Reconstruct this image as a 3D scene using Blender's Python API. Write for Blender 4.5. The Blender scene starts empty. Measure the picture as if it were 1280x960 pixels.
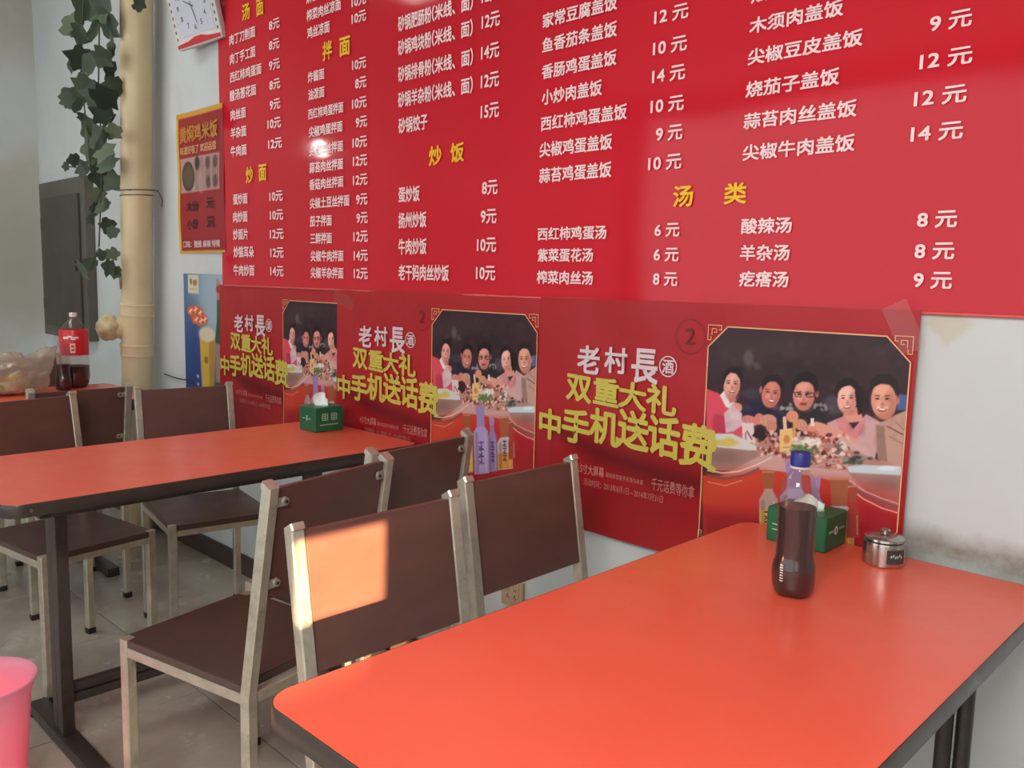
import bpy, bmesh, math, random
import numpy as np
from mathutils import Matrix, Vector, noise

# ------------------------------------------------------------------ camera, world, lights
sc = bpy.context.scene
COL = sc.collection
sc.view_settings.view_transform = 'Standard'
sc.view_settings.look = 'None'
sc.view_settings.gamma = 1.0
sc.view_settings.use_curve_mapping = False
sc.view_settings.exposure = -0.13

YAW, PITCH, ROLL = 0.7742, 0.1197, 0.0232
cam_d = bpy.data.cameras.new('camera'); cam = bpy.data.objects.new('camera', cam_d); COL.objects.link(cam)
fw = Vector((-math.sin(YAW)*math.cos(PITCH), math.cos(YAW)*math.cos(PITCH), -math.sin(PITCH)))
rt = fw.cross(Vector((0, 0, 1))).normalized(); up_ = rt.cross(fw)
rr = math.cos(ROLL)*rt + math.sin(ROLL)*up_; uu = -math.sin(ROLL)*rt + math.cos(ROLL)*up_
m = Matrix.Identity(4)
for i in range(3):
    m[i][0], m[i][1], m[i][2] = rr[i], uu[i], -fw[i]
m.translation = Vector((0, -1.7176, 1.2736))
cam.matrix_world = m
cam_d.sensor_width = 36; cam_d.lens = 1054.28/1280*36; cam_d.clip_start = 0.02
sc.camera = cam

world = bpy.data.worlds.new('world'); sc.world = world; world.use_nodes = True
bg = world.node_tree.nodes['Background']; bg.inputs[0].default_value = (0.75, 0.85, 1.0, 1); bg.inputs[1].default_value = 1.0

def light(name, kind, loc, energy, color, direction=None, size=None, size_y=None, angle=None):
    d = bpy.data.lights.new(name, kind); d.energy = energy; d.color = color
    if size is not None:
        if kind == 'AREA':
            d.shape = 'RECTANGLE'; d.size = size; d.size_y = size_y or size
        else:
            d.shadow_soft_size = size
    if angle is not None: d.angle = angle
    o = bpy.data.objects.new(name, d); COL.objects.link(o); o.location = loc
    if direction is not None: o.rotation_euler = Vector(direction).to_track_quat('-Z', 'Y').to_euler()
    return o

SUN_DIR = Vector((-0.76, 0.65, -0.117))
light('sun', 'SUN', (4, -6, 3), 50.0, (1.0, 0.66, 0.34), SUN_DIR, angle=0.004)
light('shopfront_daylight', 'AREA', (2.08, -3.1, 1.7), 28, (1.0, 0.96, 0.92), (-1, 0.3, -0.05), 3.2, 1.8)
light('front_daylight', 'AREA', (-1.8, -5.85, 1.6), 115, (0.86, 0.95, 1.0), (0, 1, 0), 7.4, 2.8)
light('near_table_fill', 'AREA', (-0.05, -2.35, 2.15), 52, (1.0, 0.95, 0.90), (-0.25, 0.35, -1), 0.9, 0.5)  # added fill without a fixture, brightens the near end of the table
light('left_side_fill', 'AREA', (-3.9, -1.6, 3.12), 25, (1.0, 0.98, 0.92), (0, 0, -1), 1.4, 0.7)  # added overhead fill without a fixture, lifts the left of the room

# ------------------------------------------------------------------ helpers
def tag(o, label=None, cat=None, group=None, kind=None):
    if label: o['label'] = label
    if cat: o['category'] = cat
    if group: o['group'] = group
    if kind: o['kind'] = kind
    return o
def empty(name, loc=(0, 0, 0), rz=0.0):
    o = bpy.data.objects.new(name, None); COL.objects.link(o); o.location = loc; o.rotation_euler = (0, 0, rz)
    o.empty_display_size = 0.05
    return o
def link(name, me, mat=None, parent=None, loc=None, rot=None):
    o = bpy.data.objects.new(name, me); COL.objects.link(o)
    if mat is not None and len(me.materials) == 0: me.materials.append(mat)
    if parent is not None: o.parent = parent
    if loc is not None: o.location = loc
    if rot is not None: o.rotation_euler = rot
    return o
def copy_tree(o, parent=None):
    c = o.copy(); COL.objects.link(c)
    if parent is not None: c.parent = parent
    for ch in list(o.children): copy_tree(ch, c)
    return c
def bm_mesh(name, bm, smooth=False, auto=None):
    me = bpy.data.meshes.new(name)
    bmesh.ops.recalc_face_normals(bm, faces=bm.faces[:])
    bm.to_mesh(me); bm.free()
    if smooth:
        me.polygons.foreach_set('use_smooth', [True]*len(me.polygons))
        if auto: me.set_sharp_from_angle(angle=math.radians(auto))
    return me
def add_box(bm, lo, hi, bev=0.0, M=None, seg=2):
    lo = Vector(lo); hi = Vector(hi)
    r = bmesh.ops.create_cube(bm, size=1.0)
    vs = r['verts']
    for v in vs:
        v.co = Vector((lo[i] + (v.co[i]+0.5)*(hi[i]-lo[i]) for i in range(3)))
    if bev > 0:
        es = list({e for v in vs for e in v.link_edges})
        rb = bmesh.ops.bevel(bm, geom=es, offset=bev, segments=seg, affect='EDGES', profile=0.7)
        vs = list({v for f in rb['faces'] for v in f.verts} | {v for v in vs if v.is_valid})
    if M is not None:
        for v in vs: v.co = M @ v.co
    return vs
def box(name, lo, hi, mat, parent=None, bev=0.0, loc=None, rot=None):
    bm = bmesh.new(); add_box(bm, lo, hi, bev)
    return link(name, bm_mesh(name, bm, bev > 0, 40), mat, parent, loc, rot)
def tube_path(bm, pts, w, d, bev=0.003, side=Vector((0, 1, 0))):
    """rectangular tube along a polyline of points, mitred; side = width axis"""
    pts = [Vector(p) for p in pts]; rings = []
    n = len(pts)
    for i, p in enumerate(pts):
        t1 = (pts[i]-pts[i-1]).normalized() if i > 0 else (pts[1]-pts[0]).normalized()
        t2 = (pts[i+1]-pts[i]).normalized() if i < n-1 else t1
        t = (t1+t2).normalized(); nrm = t.cross(side).normalized()
        k = 1.0/max(0.3, t.dot(t1))
        ring = []
        a, b, c = w/2, d/2*k, bev
        for (x, y) in ((-a+c, -b), (a-c, -b), (a, -b+c), (a, b-c), (a-c, b), (-a+c, b), (-a, b-c), (-a, -b+c)):
            ring.append(bm.verts.new(p + side*x + nrm*y))
        rings.append(ring)
    for i in range(n-1):
        for j in range(8):
            bm.faces.new((rings[i][j], rings[i][(j+1) % 8], rings[i+1][(j+1) % 8], rings[i+1][j]))
    bm.faces.new(rings[0][::-1]); bm.faces.new(rings[-1])
def lathe(prof, seg=40, cap=True):
    bm = bmesh.new(); rings = []
    for (r, z) in prof:
        if r < 1e-6: rings.append([bm.verts.new((0, 0, z))])
        else: rings.append([bm.verts.new((r*math.cos(2*math.pi*k/seg), r*math.sin(2*math.pi*k/seg), z)) for k in range(seg)])
    for a, b in zip(rings, rings[1:]):
        if len(a) == 1 and len(b) == 1: continue
        for k in range(seg):
            k2 = (k+1) % seg
            if len(a) == 1: bm.faces.new((a[0], b[k2], b[k]))
            elif len(b) == 1: bm.faces.new((a[k], a[k2], b[0]))
            else: bm.faces.new((a[k], a[k2], b[k2], b[k]))
    return bm
def lathe_obj(name, prof, mat, parent=None, seg=40, loc=None, rot=None, auto=35):
    bm = lathe(prof, seg)
    return link(name, bm_mesh(name, bm, True, auto), mat, parent, loc, rot)
def round_tube(bm, pts, rad, seg=8):
    pts = [Vector(p) for p in pts]; rings = []
    for i, p in enumerate(pts):
        t = (pts[min(i+1, len(pts)-1)] - pts[max(i-1, 0)]).normalized()
        a = t.cross(Vector((0.13, 0.31, 0.94)) if abs(t.z) < 0.9 else Vector((1, 0.1, 0))).normalized(); b = t.cross(a)
        r = rad[i] if isinstance(rad, (list, tuple)) else rad
        rings.append([bm.verts.new(p + a*r*math.cos(2*math.pi*k/seg) + b*r*math.sin(2*math.pi*k/seg)) for k in range(seg)])
    for i in range(len(rings)-1):
        for k in range(seg):
            bm.faces.new((rings[i][k], rings[i][(k+1) % seg], rings[i+1][(k+1) % seg], rings[i+1][k]))
    bm.faces.new(rings[0][::-1]); bm.faces.new(rings[-1])

# ------------------------------------------------------------------ materials
class NT:
    def __init__(s, name):
        s.m = bpy.data.materials.new(name); s.m.use_nodes = True; s.t = s.m.node_tree
        s.p = s.t.nodes['Principled BSDF']; s.out = s.t.nodes['Material Output']
    def n(s, typ, **kw):
        o = s.t.nodes.new(typ)
        for k, v in kw.items():
            if k in o.inputs: o.inputs[k].default_value = v
            else: setattr(o, k, v)
        return o
    def l(s, a, b): s.t.links.new(a, b)
    def coord(s, which='Object', scale=(1, 1, 1)):
        tc = s.n('ShaderNodeTexCoord'); mp = s.n('ShaderNodeMapping'); mp.inputs['Scale'].default_value = scale
        s.l(tc.outputs[which], mp.inputs['Vector']); return mp.outputs[0]
    def noise(s, vec, scale, detail=4, rough=0.55):
        o = s.n('ShaderNodeTexNoise'); o.inputs['Scale'].default_value = scale; o.inputs['Detail'].default_value = detail
        o.inputs['Roughness'].default_value = rough; s.l(vec, o.inputs['Vector']); return o.outputs['Fac']
    def ramp(s, fac, stops):
        o = s.n('ShaderNodeValToRGB'); e = o.color_ramp.elements
        while len(e) < len(stops): e.new(0.5)
        for k, (p, c) in enumerate(stops):
            e[k].position = p; e[k].color = (c[0], c[1], c[2], 1) if not isinstance(c, (int, float)) else (c, c, c, 1)
        s.l(fac, o.inputs[0]); return o.outputs[0]
    def mix(s, fac, a, b):
        o = s.n('ShaderNodeMix'); o.data_type = 'RGBA'
        for sock, v in ((o.inputs[0], fac), (o.inputs[6], a), (o.inputs[7], b)):
            if hasattr(v, 'is_linked') or hasattr(v, 'links'): s.l(v, sock)
            else: sock.default_value = v if isinstance(v, float) else (v[0], v[1], v[2], 1)
        return o.outputs[2]
    def math(s, op, a, b=None, c=None):
        o = s.n('ShaderNodeMath'); o.operation = op
        for k, v in enumerate((a, b, c)):
            if v is None: continue
            if isinstance(v, (int, float)): o.inputs[k].default_value = v
            else: s.l(v, o.inputs[k])
        return o.outputs[0]
    def bump(s, h, strength=0.2, dist=0.002):
        o = s.n('ShaderNodeBump'); o.inputs['Strength'].default_value = strength; o.inputs['Distance'].default_value = dist
        s.l(h, o.inputs['Height']); s.l(o.outputs[0], s.p.inputs['Normal'])
    def set(s, **kw):
        for k, v in kw.items():
            i = s.p.inputs[k]
            if hasattr(v, 'links'): s.l(v, i)
            elif isinstance(v, (tuple, list)) and len(v) == 3: i.default_value = (v[0], v[1], v[2], 1)
            else: i.default_value = v
        return s
def lin(r, g=None, b=None):
    if g is None: r, g, b = r
    f = lambda c: ((c/255+0.055)/1.055)**2.4 if c > 10 else c/255/12.92
    return (f(r), f(g), f(b))
def plain(name, rgb, rough=0.5, metal=0.0, var=0.08, scale=30, spec=0.5, bump=0.0, coat=0.0):
    t = NT(name); c = lin(rgb); v = t.coord()
    f = t.noise(v, scale)
    col = t.ramp(f, [(0.3, [x*(1-var) for x in c]), (0.7, [min(1, x*(1+var)) for x in c])])
    t.set(**{'Base Color': col, 'Metallic': metal, 'Specular IOR Level': spec, 'Coat Weight': coat, 'Coat Roughness': 0.1})
    f2 = t.noise(v, scale*0.6)
    t.set(Roughness=t.ramp(f2, [(0.2, max(0.02, rough*0.8)), (0.8, min(1, rough*1.2))]))
    if bump: t.bump(t.noise(v, scale*4), bump)
    return t.m
def vcol_mat(name, rough=0.3, spec=0.5, coat=0.0, bumpy=0.0):
    t = NT(name); a = t.n('ShaderNodeAttribute'); a.attribute_name = 'Col'
    t.set(**{'Base Color': a.outputs['Color'], 'Roughness': rough, 'Specular IOR Level': spec, 'Coat Weight': coat, 'Coat Roughness': 0.12})
    if bumpy: t.bump(t.noise(t.coord(), 9, 3), bumpy, 0.01)
    return t.m

# wall paint (white, stains near the floor, grime line where the right table meets the wall, yellow tape residue)
def wall_paint(name, base=(204, 210, 211), stain=True):
    t = NT(name); v = t.coord(); sep = t.n('ShaderNodeSeparateXYZ'); t.l(v, sep.inputs[0])
    X, Y, Z = sep.outputs
    big = t.noise(v, 1.3, 5, 0.6); fine = t.noise(v, 14, 5, 0.65)
    c = lin(base); c2 = lin([x*0.93 for x in base]); c3 = lin((176, 168, 148))
    col = t.ramp(big, [(0.3, c2), (0.65, c)])
    if stain:
        low = t.math('MULTIPLY', t.ramp(Z, [(0.0, 1), (0.62, 0)]), t.ramp(t.noise(v, 4.5, 5, 0.7), [(0.42, 0), (0.7, 0.7)]))
        col = t.mix(low, col, c3)
        # grime band right above the right-hand table top
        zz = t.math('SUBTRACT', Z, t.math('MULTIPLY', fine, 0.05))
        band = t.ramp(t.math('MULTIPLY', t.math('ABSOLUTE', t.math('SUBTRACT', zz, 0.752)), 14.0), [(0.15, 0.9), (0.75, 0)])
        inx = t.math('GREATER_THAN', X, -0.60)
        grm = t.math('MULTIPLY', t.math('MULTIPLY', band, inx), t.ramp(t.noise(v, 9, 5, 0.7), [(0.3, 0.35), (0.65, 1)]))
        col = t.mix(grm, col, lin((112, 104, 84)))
        # old tape patch
        dx = t.math('MULTIPLY', t.math('ABSOLUTE', t.math('ADD', X, 0.53)), 16.0)
        dz = t.math('MULTIPLY', t.math('ABSOLUTE', t.math('SUBTRACT', Z, 1.215)), 16.0)
        dd = t.math('ADD', t.math('ADD', dx, dz), t.math('MULTIPLY', fine, 0.4))
        col = t.mix(t.ramp(dd, [(0.75, 0.55), (1.0, 0)]), col, lin((190, 180, 150)))
        sp = t.ramp(t.noise(v, 55, 3, 0.7), [(0.70, 0), (0.76, 0.5)])
        col = t.mix(t.math('MULTIPLY', sp, t.ramp(Z, [(0.4, 1), (1.2, 0.15)])), col, lin((110, 105, 95)))
    else:
        bl = t.ramp(t.noise(v, 0.9, 4, 0.5), [(0.48, 0), (0.6, 0.5)])
        col = t.mix(bl, col, lin((165, 158, 132)))
    t.set(**{'Base Color': col, 'Roughness': 0.62, 'Specular IOR Level': 0.35})
    t.bump(fine, 0.12, 0.004)
    return t.m
M_wall = wall_paint('white_wall_paint')
M_wall_left = wall_paint('grey_wall_paint', (200, 204, 202), False)
M_ceiling = plain('ceiling_paint', (200, 200, 196), 0.7, var=0.03, scale=3)
def tile_mat():
    t = NT('floor_tile'); g = t.n('ShaderNodeObjectInfo'); v = t.coord()
    n1 = t.noise(v, 5, 6, 0.65); n2 = t.noise(v, 40, 4, 0.6)
    col = t.ramp(n1, [(0.3, lin((160, 152, 140))), (0.7, lin((184, 177, 164)))])
    b = t.n('ShaderNodeHueSaturation'); t.l(col, b.inputs['Color']); t.l(t.math('ADD', t.math('MULTIPLY', g.outputs['Random'], 0.10), 0.95), b.inputs['Value'])
    t.set(**{'Base Color': b.outputs[0], 'Roughness': t.ramp(n1, [(0.2, 0.16), (0.8, 0.34)])})
    return t.m
M_tile = tile_mat()
M_grout = plain('grout', (70, 64, 58), 0.8)
M_base = plain('brown_skirting_tile', (64, 48, 42), 0.35, scale=8, var=0.2)
def laminate(name, a, b, rough, coat=0.0):
    t = NT(name); v = t.coord(); n1 = t.noise(v, 3, 5, 0.6); n2 = t.noise(v, 160, 3, 0.7); n3 = t.noise(v, 11, 5, 0.7)
    col = t.ramp(n1, [(0.3, lin(a)), (0.7, lin(b))])
    t.set(**{'Base Color': col, 'Roughness': t.ramp(n3, [(0.3, rough*0.85), (0.75, rough*1.25)]), 'Coat Weight': 0.35, 'Coat Roughness': 0.22})
    t.bump(n2, 0.05, 0.0006)
    return t.m
M_top = laminate('orange_red_laminate', (234, 92, 68), (240, 101, 76), 0.36)
M_edge = plain('dark_rubber_edge', (58, 50, 46), 0.32, scale=20, var=0.15)
M_under = plain('chipboard_underside', (90, 78, 68), 0.8)
def seat_mat(name, a, b):
    t = NT(name); v = t.coord('Object', (30, 3, 3)); w = t.coord()
    n1 = t.noise(v, 3.0, 6, 0.6)
    col = t.ramp(n1, [(0.25, lin(a)), (0.75, lin(b))])
    t.set(**{'Base Color': col, 'Roughness': t.ramp(t.noise(w, 9), [(0.3, 0.30), (0.7, 0.42)])})
    return t.m
M_seat = seat_mat('dark_brown_board', (72, 55, 50), (84, 64, 58))
M_back = seat_mat('walnut_board', (90, 60, 54), (104, 70, 62))
def metal(name, rgb, rough, metallic=0.85):
    t = NT(name); v = t.coord(); n = t.noise(v, 22, 6, 0.7); n2 = t.noise(v, 70, 4, 0.7)
    c = lin(rgb)
    col = t.ramp(n, [(0.3, [x*0.7 for x in c]), (0.6, c)])
    col = t.mix(t.ramp(n2, [(0.62, 0), (0.72, 0.5)]), col, lin((120, 98, 66)))
    t.set(**{'Base Color': col, 'Metallic': metallic, 'Roughness': t.ramp(n, [(0.3, rough*0.8), (0.8, rough*1.3)])})
    return t.m
M_metal = metal('scuffed_steel_tube', (196, 190, 174), 0.34, 0.55)
M_dark_metal = metal('dark_steel', (74, 68, 66), 0.35, 0.4)
M_black = plain('black_rubber', (34, 31, 30), 0.5)
M_steel = metal('stainless_steel', (190, 186, 180), 0.22, 0.95)
def menu_mat():
    t = NT('glossy_red_print'); v = t.coord(); n = t.noise(v, 0.8, 3); n2 = t.noise(v, 2.2, 3)
    col = t.ramp(n, [(0.3, lin((190, 26, 42))), (0.7, lin((202, 31, 47)))])
    t.set(**{'Base Color': col, 'Roughness': 0.075, 'Specular IOR Level': 0.32})
    t.bump(n2, 0.03, 0.02)
    return t.m
M_menu = menu_mat()
M_white_print = plain('pale_print', (246, 214, 214), 0.35, var=0.02)
M_yellow_print = plain('yellow_print', (238, 190, 20), 0.35, var=0.03)
M_gold_print = plain('gold_print', (196, 180, 78), 0.3, var=0.05)
M_pale_gold = plain('pale_gold_print', (222, 172, 120), 0.3, var=0.05)
M_offwhite = plain('off_white_print', (214, 192, 196), 0.3, var=0.03)
M_pinkprint = plain('faded_pink_print', (196, 118, 112), 0.3)
M_pen = plain('black_pen', (96, 24, 28), 0.4)
M_pvc = plain('cream_pvc', (206, 190, 152), 0.38, var=0.07, scale=5)
M_green = plain('green_card', (22, 96, 62), 0.42, var=0.06)
M_card = plain('pale_green_print', (168, 200, 178), 0.4)
M_paper = plain('tissue_paper', (236, 236, 234), 0.8, var=0.02)
M_blue = plain('blue_cap', (38, 48, 128), 0.35, var=0.06)
M_whiteplastic = plain('white_plastic', (220, 214, 206), 0.4, var=0.03)
M_socket = plain('aged_plastic', (186, 158, 128), 0.45, var=0.06)
M_redplastic = plain('red_plastic', (196, 30, 36), 0.35)
M_liquid = plain('dark_cola', (44, 16, 16), 0.12, var=0.1, spec=0.6)
M_label = plain('red_bottle_label', (206, 30, 44), 0.35)
M_cabinet = plain('dark_grey_sheet_metal', (88, 84, 76), 0.45, var=0.08, scale=5)
M_cabinet2 = plain('darker_grey_sheet_metal', (66, 62, 54), 0.45, var=0.08, scale=5)
M_clock_face = plain('clock_face', (196, 200, 214), 0.3, var=0.03)
M_clockgrey = plain('clock_print', (92, 96, 106), 0.4)
M_stem = plain('vine_stem', (62, 66, 44), 0.6)
def leaf_mat():
    t = NT('vine_leaf'); g = t.n('ShaderNodeObjectInfo')
    col = t.ramp(g.outputs['Random'], [(0.0, lin((60, 78, 64))), (0.5, lin((80, 98, 80))), (1.0, lin((112, 126, 100)))])
    n = t.noise(t.coord(), 30, 4)
    c2 = t.mix(t.math('MULTIPLY', n, 0.35), col, lin((96, 112, 84)))
    t.set(**{'Base Color': c2, 'Roughness': 0.55})
    return t.m
M_leaf = leaf_mat()
def clear_plastic(name, tint=(0.93, 0.9, 0.88), rough=0.08, opac=0.25, body=(200, 190, 184)):
    """thin clear plastic: mostly see-through, with a faint body colour and gloss"""
    t = NT(name); t.t.nodes.remove(t.p)
    tr = t.n('ShaderNodeBsdfTransparent'); tr.inputs[0].default_value = (*tint, 1)
    gl = t.n('ShaderNodeBsdfGlossy'); gl.inputs['Roughness'].default_value = rough
    df = t.n('ShaderNodeBsdfTranslucent'); df.inputs[0].default_value = (*lin(body), 1)
    d2 = t.n('ShaderNodeBsdfDiffuse'); d2.inputs[0].default_value = (*lin(body), 1)
    dm = t.n('ShaderNodeMixShader'); t.l(df.outputs[0], dm.inputs[1]); t.l(d2.outputs[0], dm.inputs[2])
    m1 = t.n('ShaderNodeMixShader'); m1.inputs[0].default_value = opac
    t.l(tr.outputs[0], m1.inputs[1]); t.l(dm.outputs[0], m1.inputs[2])
    lw = t.n('ShaderNodeLayerWeight'); lw.inputs[0].default_value = 0.5
    fr = t.math('ADD', t.math('MULTIPLY', t.math('POWER', lw.outputs['Facing'], 4.0), 0.55), 0.035)
    m2 = t.n('ShaderNodeMixShader'); t.l(fr, m2.inputs[0]); t.l(m1.outputs[0], m2.inputs[1]); t.l(gl.outputs[0], m2.inputs[2])
    t.l(m2.outputs[0], t.out.inputs[0])
    return t.m
M_pet = clear_plastic('clear_pet', opac=0.09, body=(196, 160, 156))
M_bag = clear_plastic('thin_plastic_bag', rough=0.2, opac=0.45, body=(212, 200, 186))
M_pinkbin = clear_plastic('pink_translucent_plastic', (1.0, 0.7, 0.85), 0.25, 0.85, (246, 186, 208))
M_tape = clear_plastic('clear_tape', (0.97, 0.93, 0.88), 0.1, 0.05, (200, 170, 150))

# ------------------------------------------------------------------ the room
XL, XR, YF, ZC = -5.75, 2.2, -6.0, 3.2
tag(box('wall_back', (XL-0.15, 0, -0.05), (XR+0.15, 0.15, ZC), M_wall), kind='structure')
tag(box('wall_left', (XL-0.15, YF, -0.05), (XL, 0, ZC), M_wall_left), kind='structure')
tag(box('wall_front', (XL-0.15, YF-0.15, -0.05), (XR+0.15, YF, ZC), M_wall_left), kind='structure')
tag(box('ceiling', (XL-0.15, YF-0.15, ZC), (XR+0.15, 0.15, ZC+0.1), M_ceiling), kind='structure')
# right wall with unseen slots cut to aim low sun at chair and bin
slots = [(-5.16, -4.96, 0.3, 0.96), (-3.925, -3.715, 0.2, 1.375)]
bm = bmesh.new(); ys = [YF]
add_box(bm, (XR, -3.925, 0.98), (XR+0.04, -3.715, 1.235))  # unseen bar added to keep the sun off the lower backrest
for a, b, z0, z1 in slots: ys += [a, b]
ys += [0.0]
for k in range(0, len(ys), 2): add_box(bm, (XR, ys[k], -0.05), (XR+0.04, ys[k+1], ZC))
for a, b, z0, z1 in slots:
    add_box(bm, (XR, a, -0.05), (XR+0.04, b, z0)); add_box(bm, (XR, a, z1), (XR+0.04, b, ZC))
tag(link('wall_right', bm_mesh('wall_right', bm), M_wall_left), kind='structure')
fl = tag(box('floor', (XL, YF, -0.05), (XR, 0, -0.008), M_grout), kind='structure')
base_tile = {}
xs = [-2.4+0.6*k for k in range(-6, 9)]
for i in range(len(xs)-1):
    x0 = max(xs[i], XL); x1 = min(xs[i+1], XR)
    if x1 - x0 < 0.02: continue
    yy = [-0.61-0.6*k for k in range(0, 9)]; yy = [0.0] + yy + [YF]
    for j in range(len(yy)-1):
        y1, y0 = yy[j], yy[j+1]
        if y1-y0 < 0.02: continue
        w, h = round(x1-x0, 3), round(y1-y0, 3)
        if (w, h) not in base_tile:
            bm = bmesh.new(); add_box(bm, (0.0015, 0.0015, -0.0078), (w-0.0015, h-0.0015, 0), 0.0012, seg=1)
            base_tile[(w, h)] = bm_mesh('tile', bm)
        link('tile', base_tile[(w, h)], M_tile, fl, (x0, y0, 0))
bb = tag(empty('baseboard_back'), kind='structure')
k = 0; x = XL+0.005
while x < XR-0.02:
    x2 = min(x+0.6, XR-0.005)
    box('skirting_tile', (x+0.001, -0.012, 0.001), (x2-0.001, -0.001, 0.088), M_base, bb, 0.002)
    x = x2; k += 1
# ------------------------------------------------------------------ printed text
def text_mesh(s, bold=0.0):
    cu = bpy.data.curves.new('t', 'FONT'); cu.body = s; cu.resolution_u = 3
    cu.fill_mode = 'FRONT'
    o = bpy.data.objects.new('t', cu); COL.objects.link(o)
    dg = bpy.context.evaluated_depsgraph_get(); dg.update()
    me = bpy.data.meshes.new_from_object(o.evaluated_get(dg))
    bpy.data.objects.remove(o); bpy.data.curves.remove(cu)
    me.materials.clear()
    return me
_tc = {}
def text(name, s, x, z, w, h, mat, parent, y=-0.0005, bold=0.012, ry=0.0, shear=0.0, label=None):
    """lettering in the XZ plane: x = left edge, z = centre height, fitted into w x h (metres)"""
    key = (s, bold)
    if key not in _tc:
        me = text_mesh(s, bold); n = len(me.vertices); co = np.empty(n*3); me.vertices.foreach_get('co', co); co = co.reshape(-1, 3)
        fa = np.empty(len(me.loops), np.int32); me.loops.foreach_get('vertex_index', fa)
        st = np.empty(len(me.polygons), np.int32); me.polygons.foreach_get('loop_start', st)
        co[:, :2] -= (co.min(0)+co.max(0))[:2]/2
        if bold > 0:                      # heavier strokes: the same outline laid down eight times, a hair apart
            offs = [(bold*math.cos(k*math.pi/4), bold*math.sin(k*math.pi/4)) for k in range(8)] if bold > .025 else [(bold, bold), (-bold, bold), (bold, -bold), (-bold, -bold)]
            offs.append((0, 0)); cs = []; fs = []; ss = []
            for k, (a, b) in enumerate(offs):
                c = co.copy(); c[:, 0] += a; c[:, 1] += b; c[:, 2] = k; cs.append(c); fs.append(fa+n*k); ss.append(st+len(fa)*k)
            m2 = bpy.data.meshes.new('t'); co = np.concatenate(cs); fa2 = np.concatenate(fs).astype(np.int32); st2 = np.concatenate(ss).astype(np.int32)
            m2.vertices.add(len(co)); m2.vertices.foreach_set('co', co.ravel()); m2.loops.add(len(fa2)); m2.loops.foreach_set('vertex_index', fa2)
            m2.polygons.add(len(st2)); m2.polygons.foreach_set('loop_start', st2); m2.update(calc_edges=True)
            bpy.data.meshes.remove(me); me = m2
        _tc[key] = (me, co)
    me0, co = _tc[key]
    me = me0.copy(); me.name = name
    lo, hi = co.min(0), co.max(0)
    u = (co[:, 0]-lo[0])/(hi[0]-lo[0]); v = (co[:, 1]-lo[1])/(hi[1]-lo[1])-0.5
    out = np.zeros_like(co); out[:, 0] = u*w; out[:, 2] = v*h + shear*(u-0.5)*w; out[:, 1] = -0.00006*co[:, 2]
    me.vertices.foreach_set('co', out.ravel()); me.update()
    o = link(name, me, mat, parent, (x, y, z), (0, ry, 0))
    if label: o['label'] = label
    return o

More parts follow.
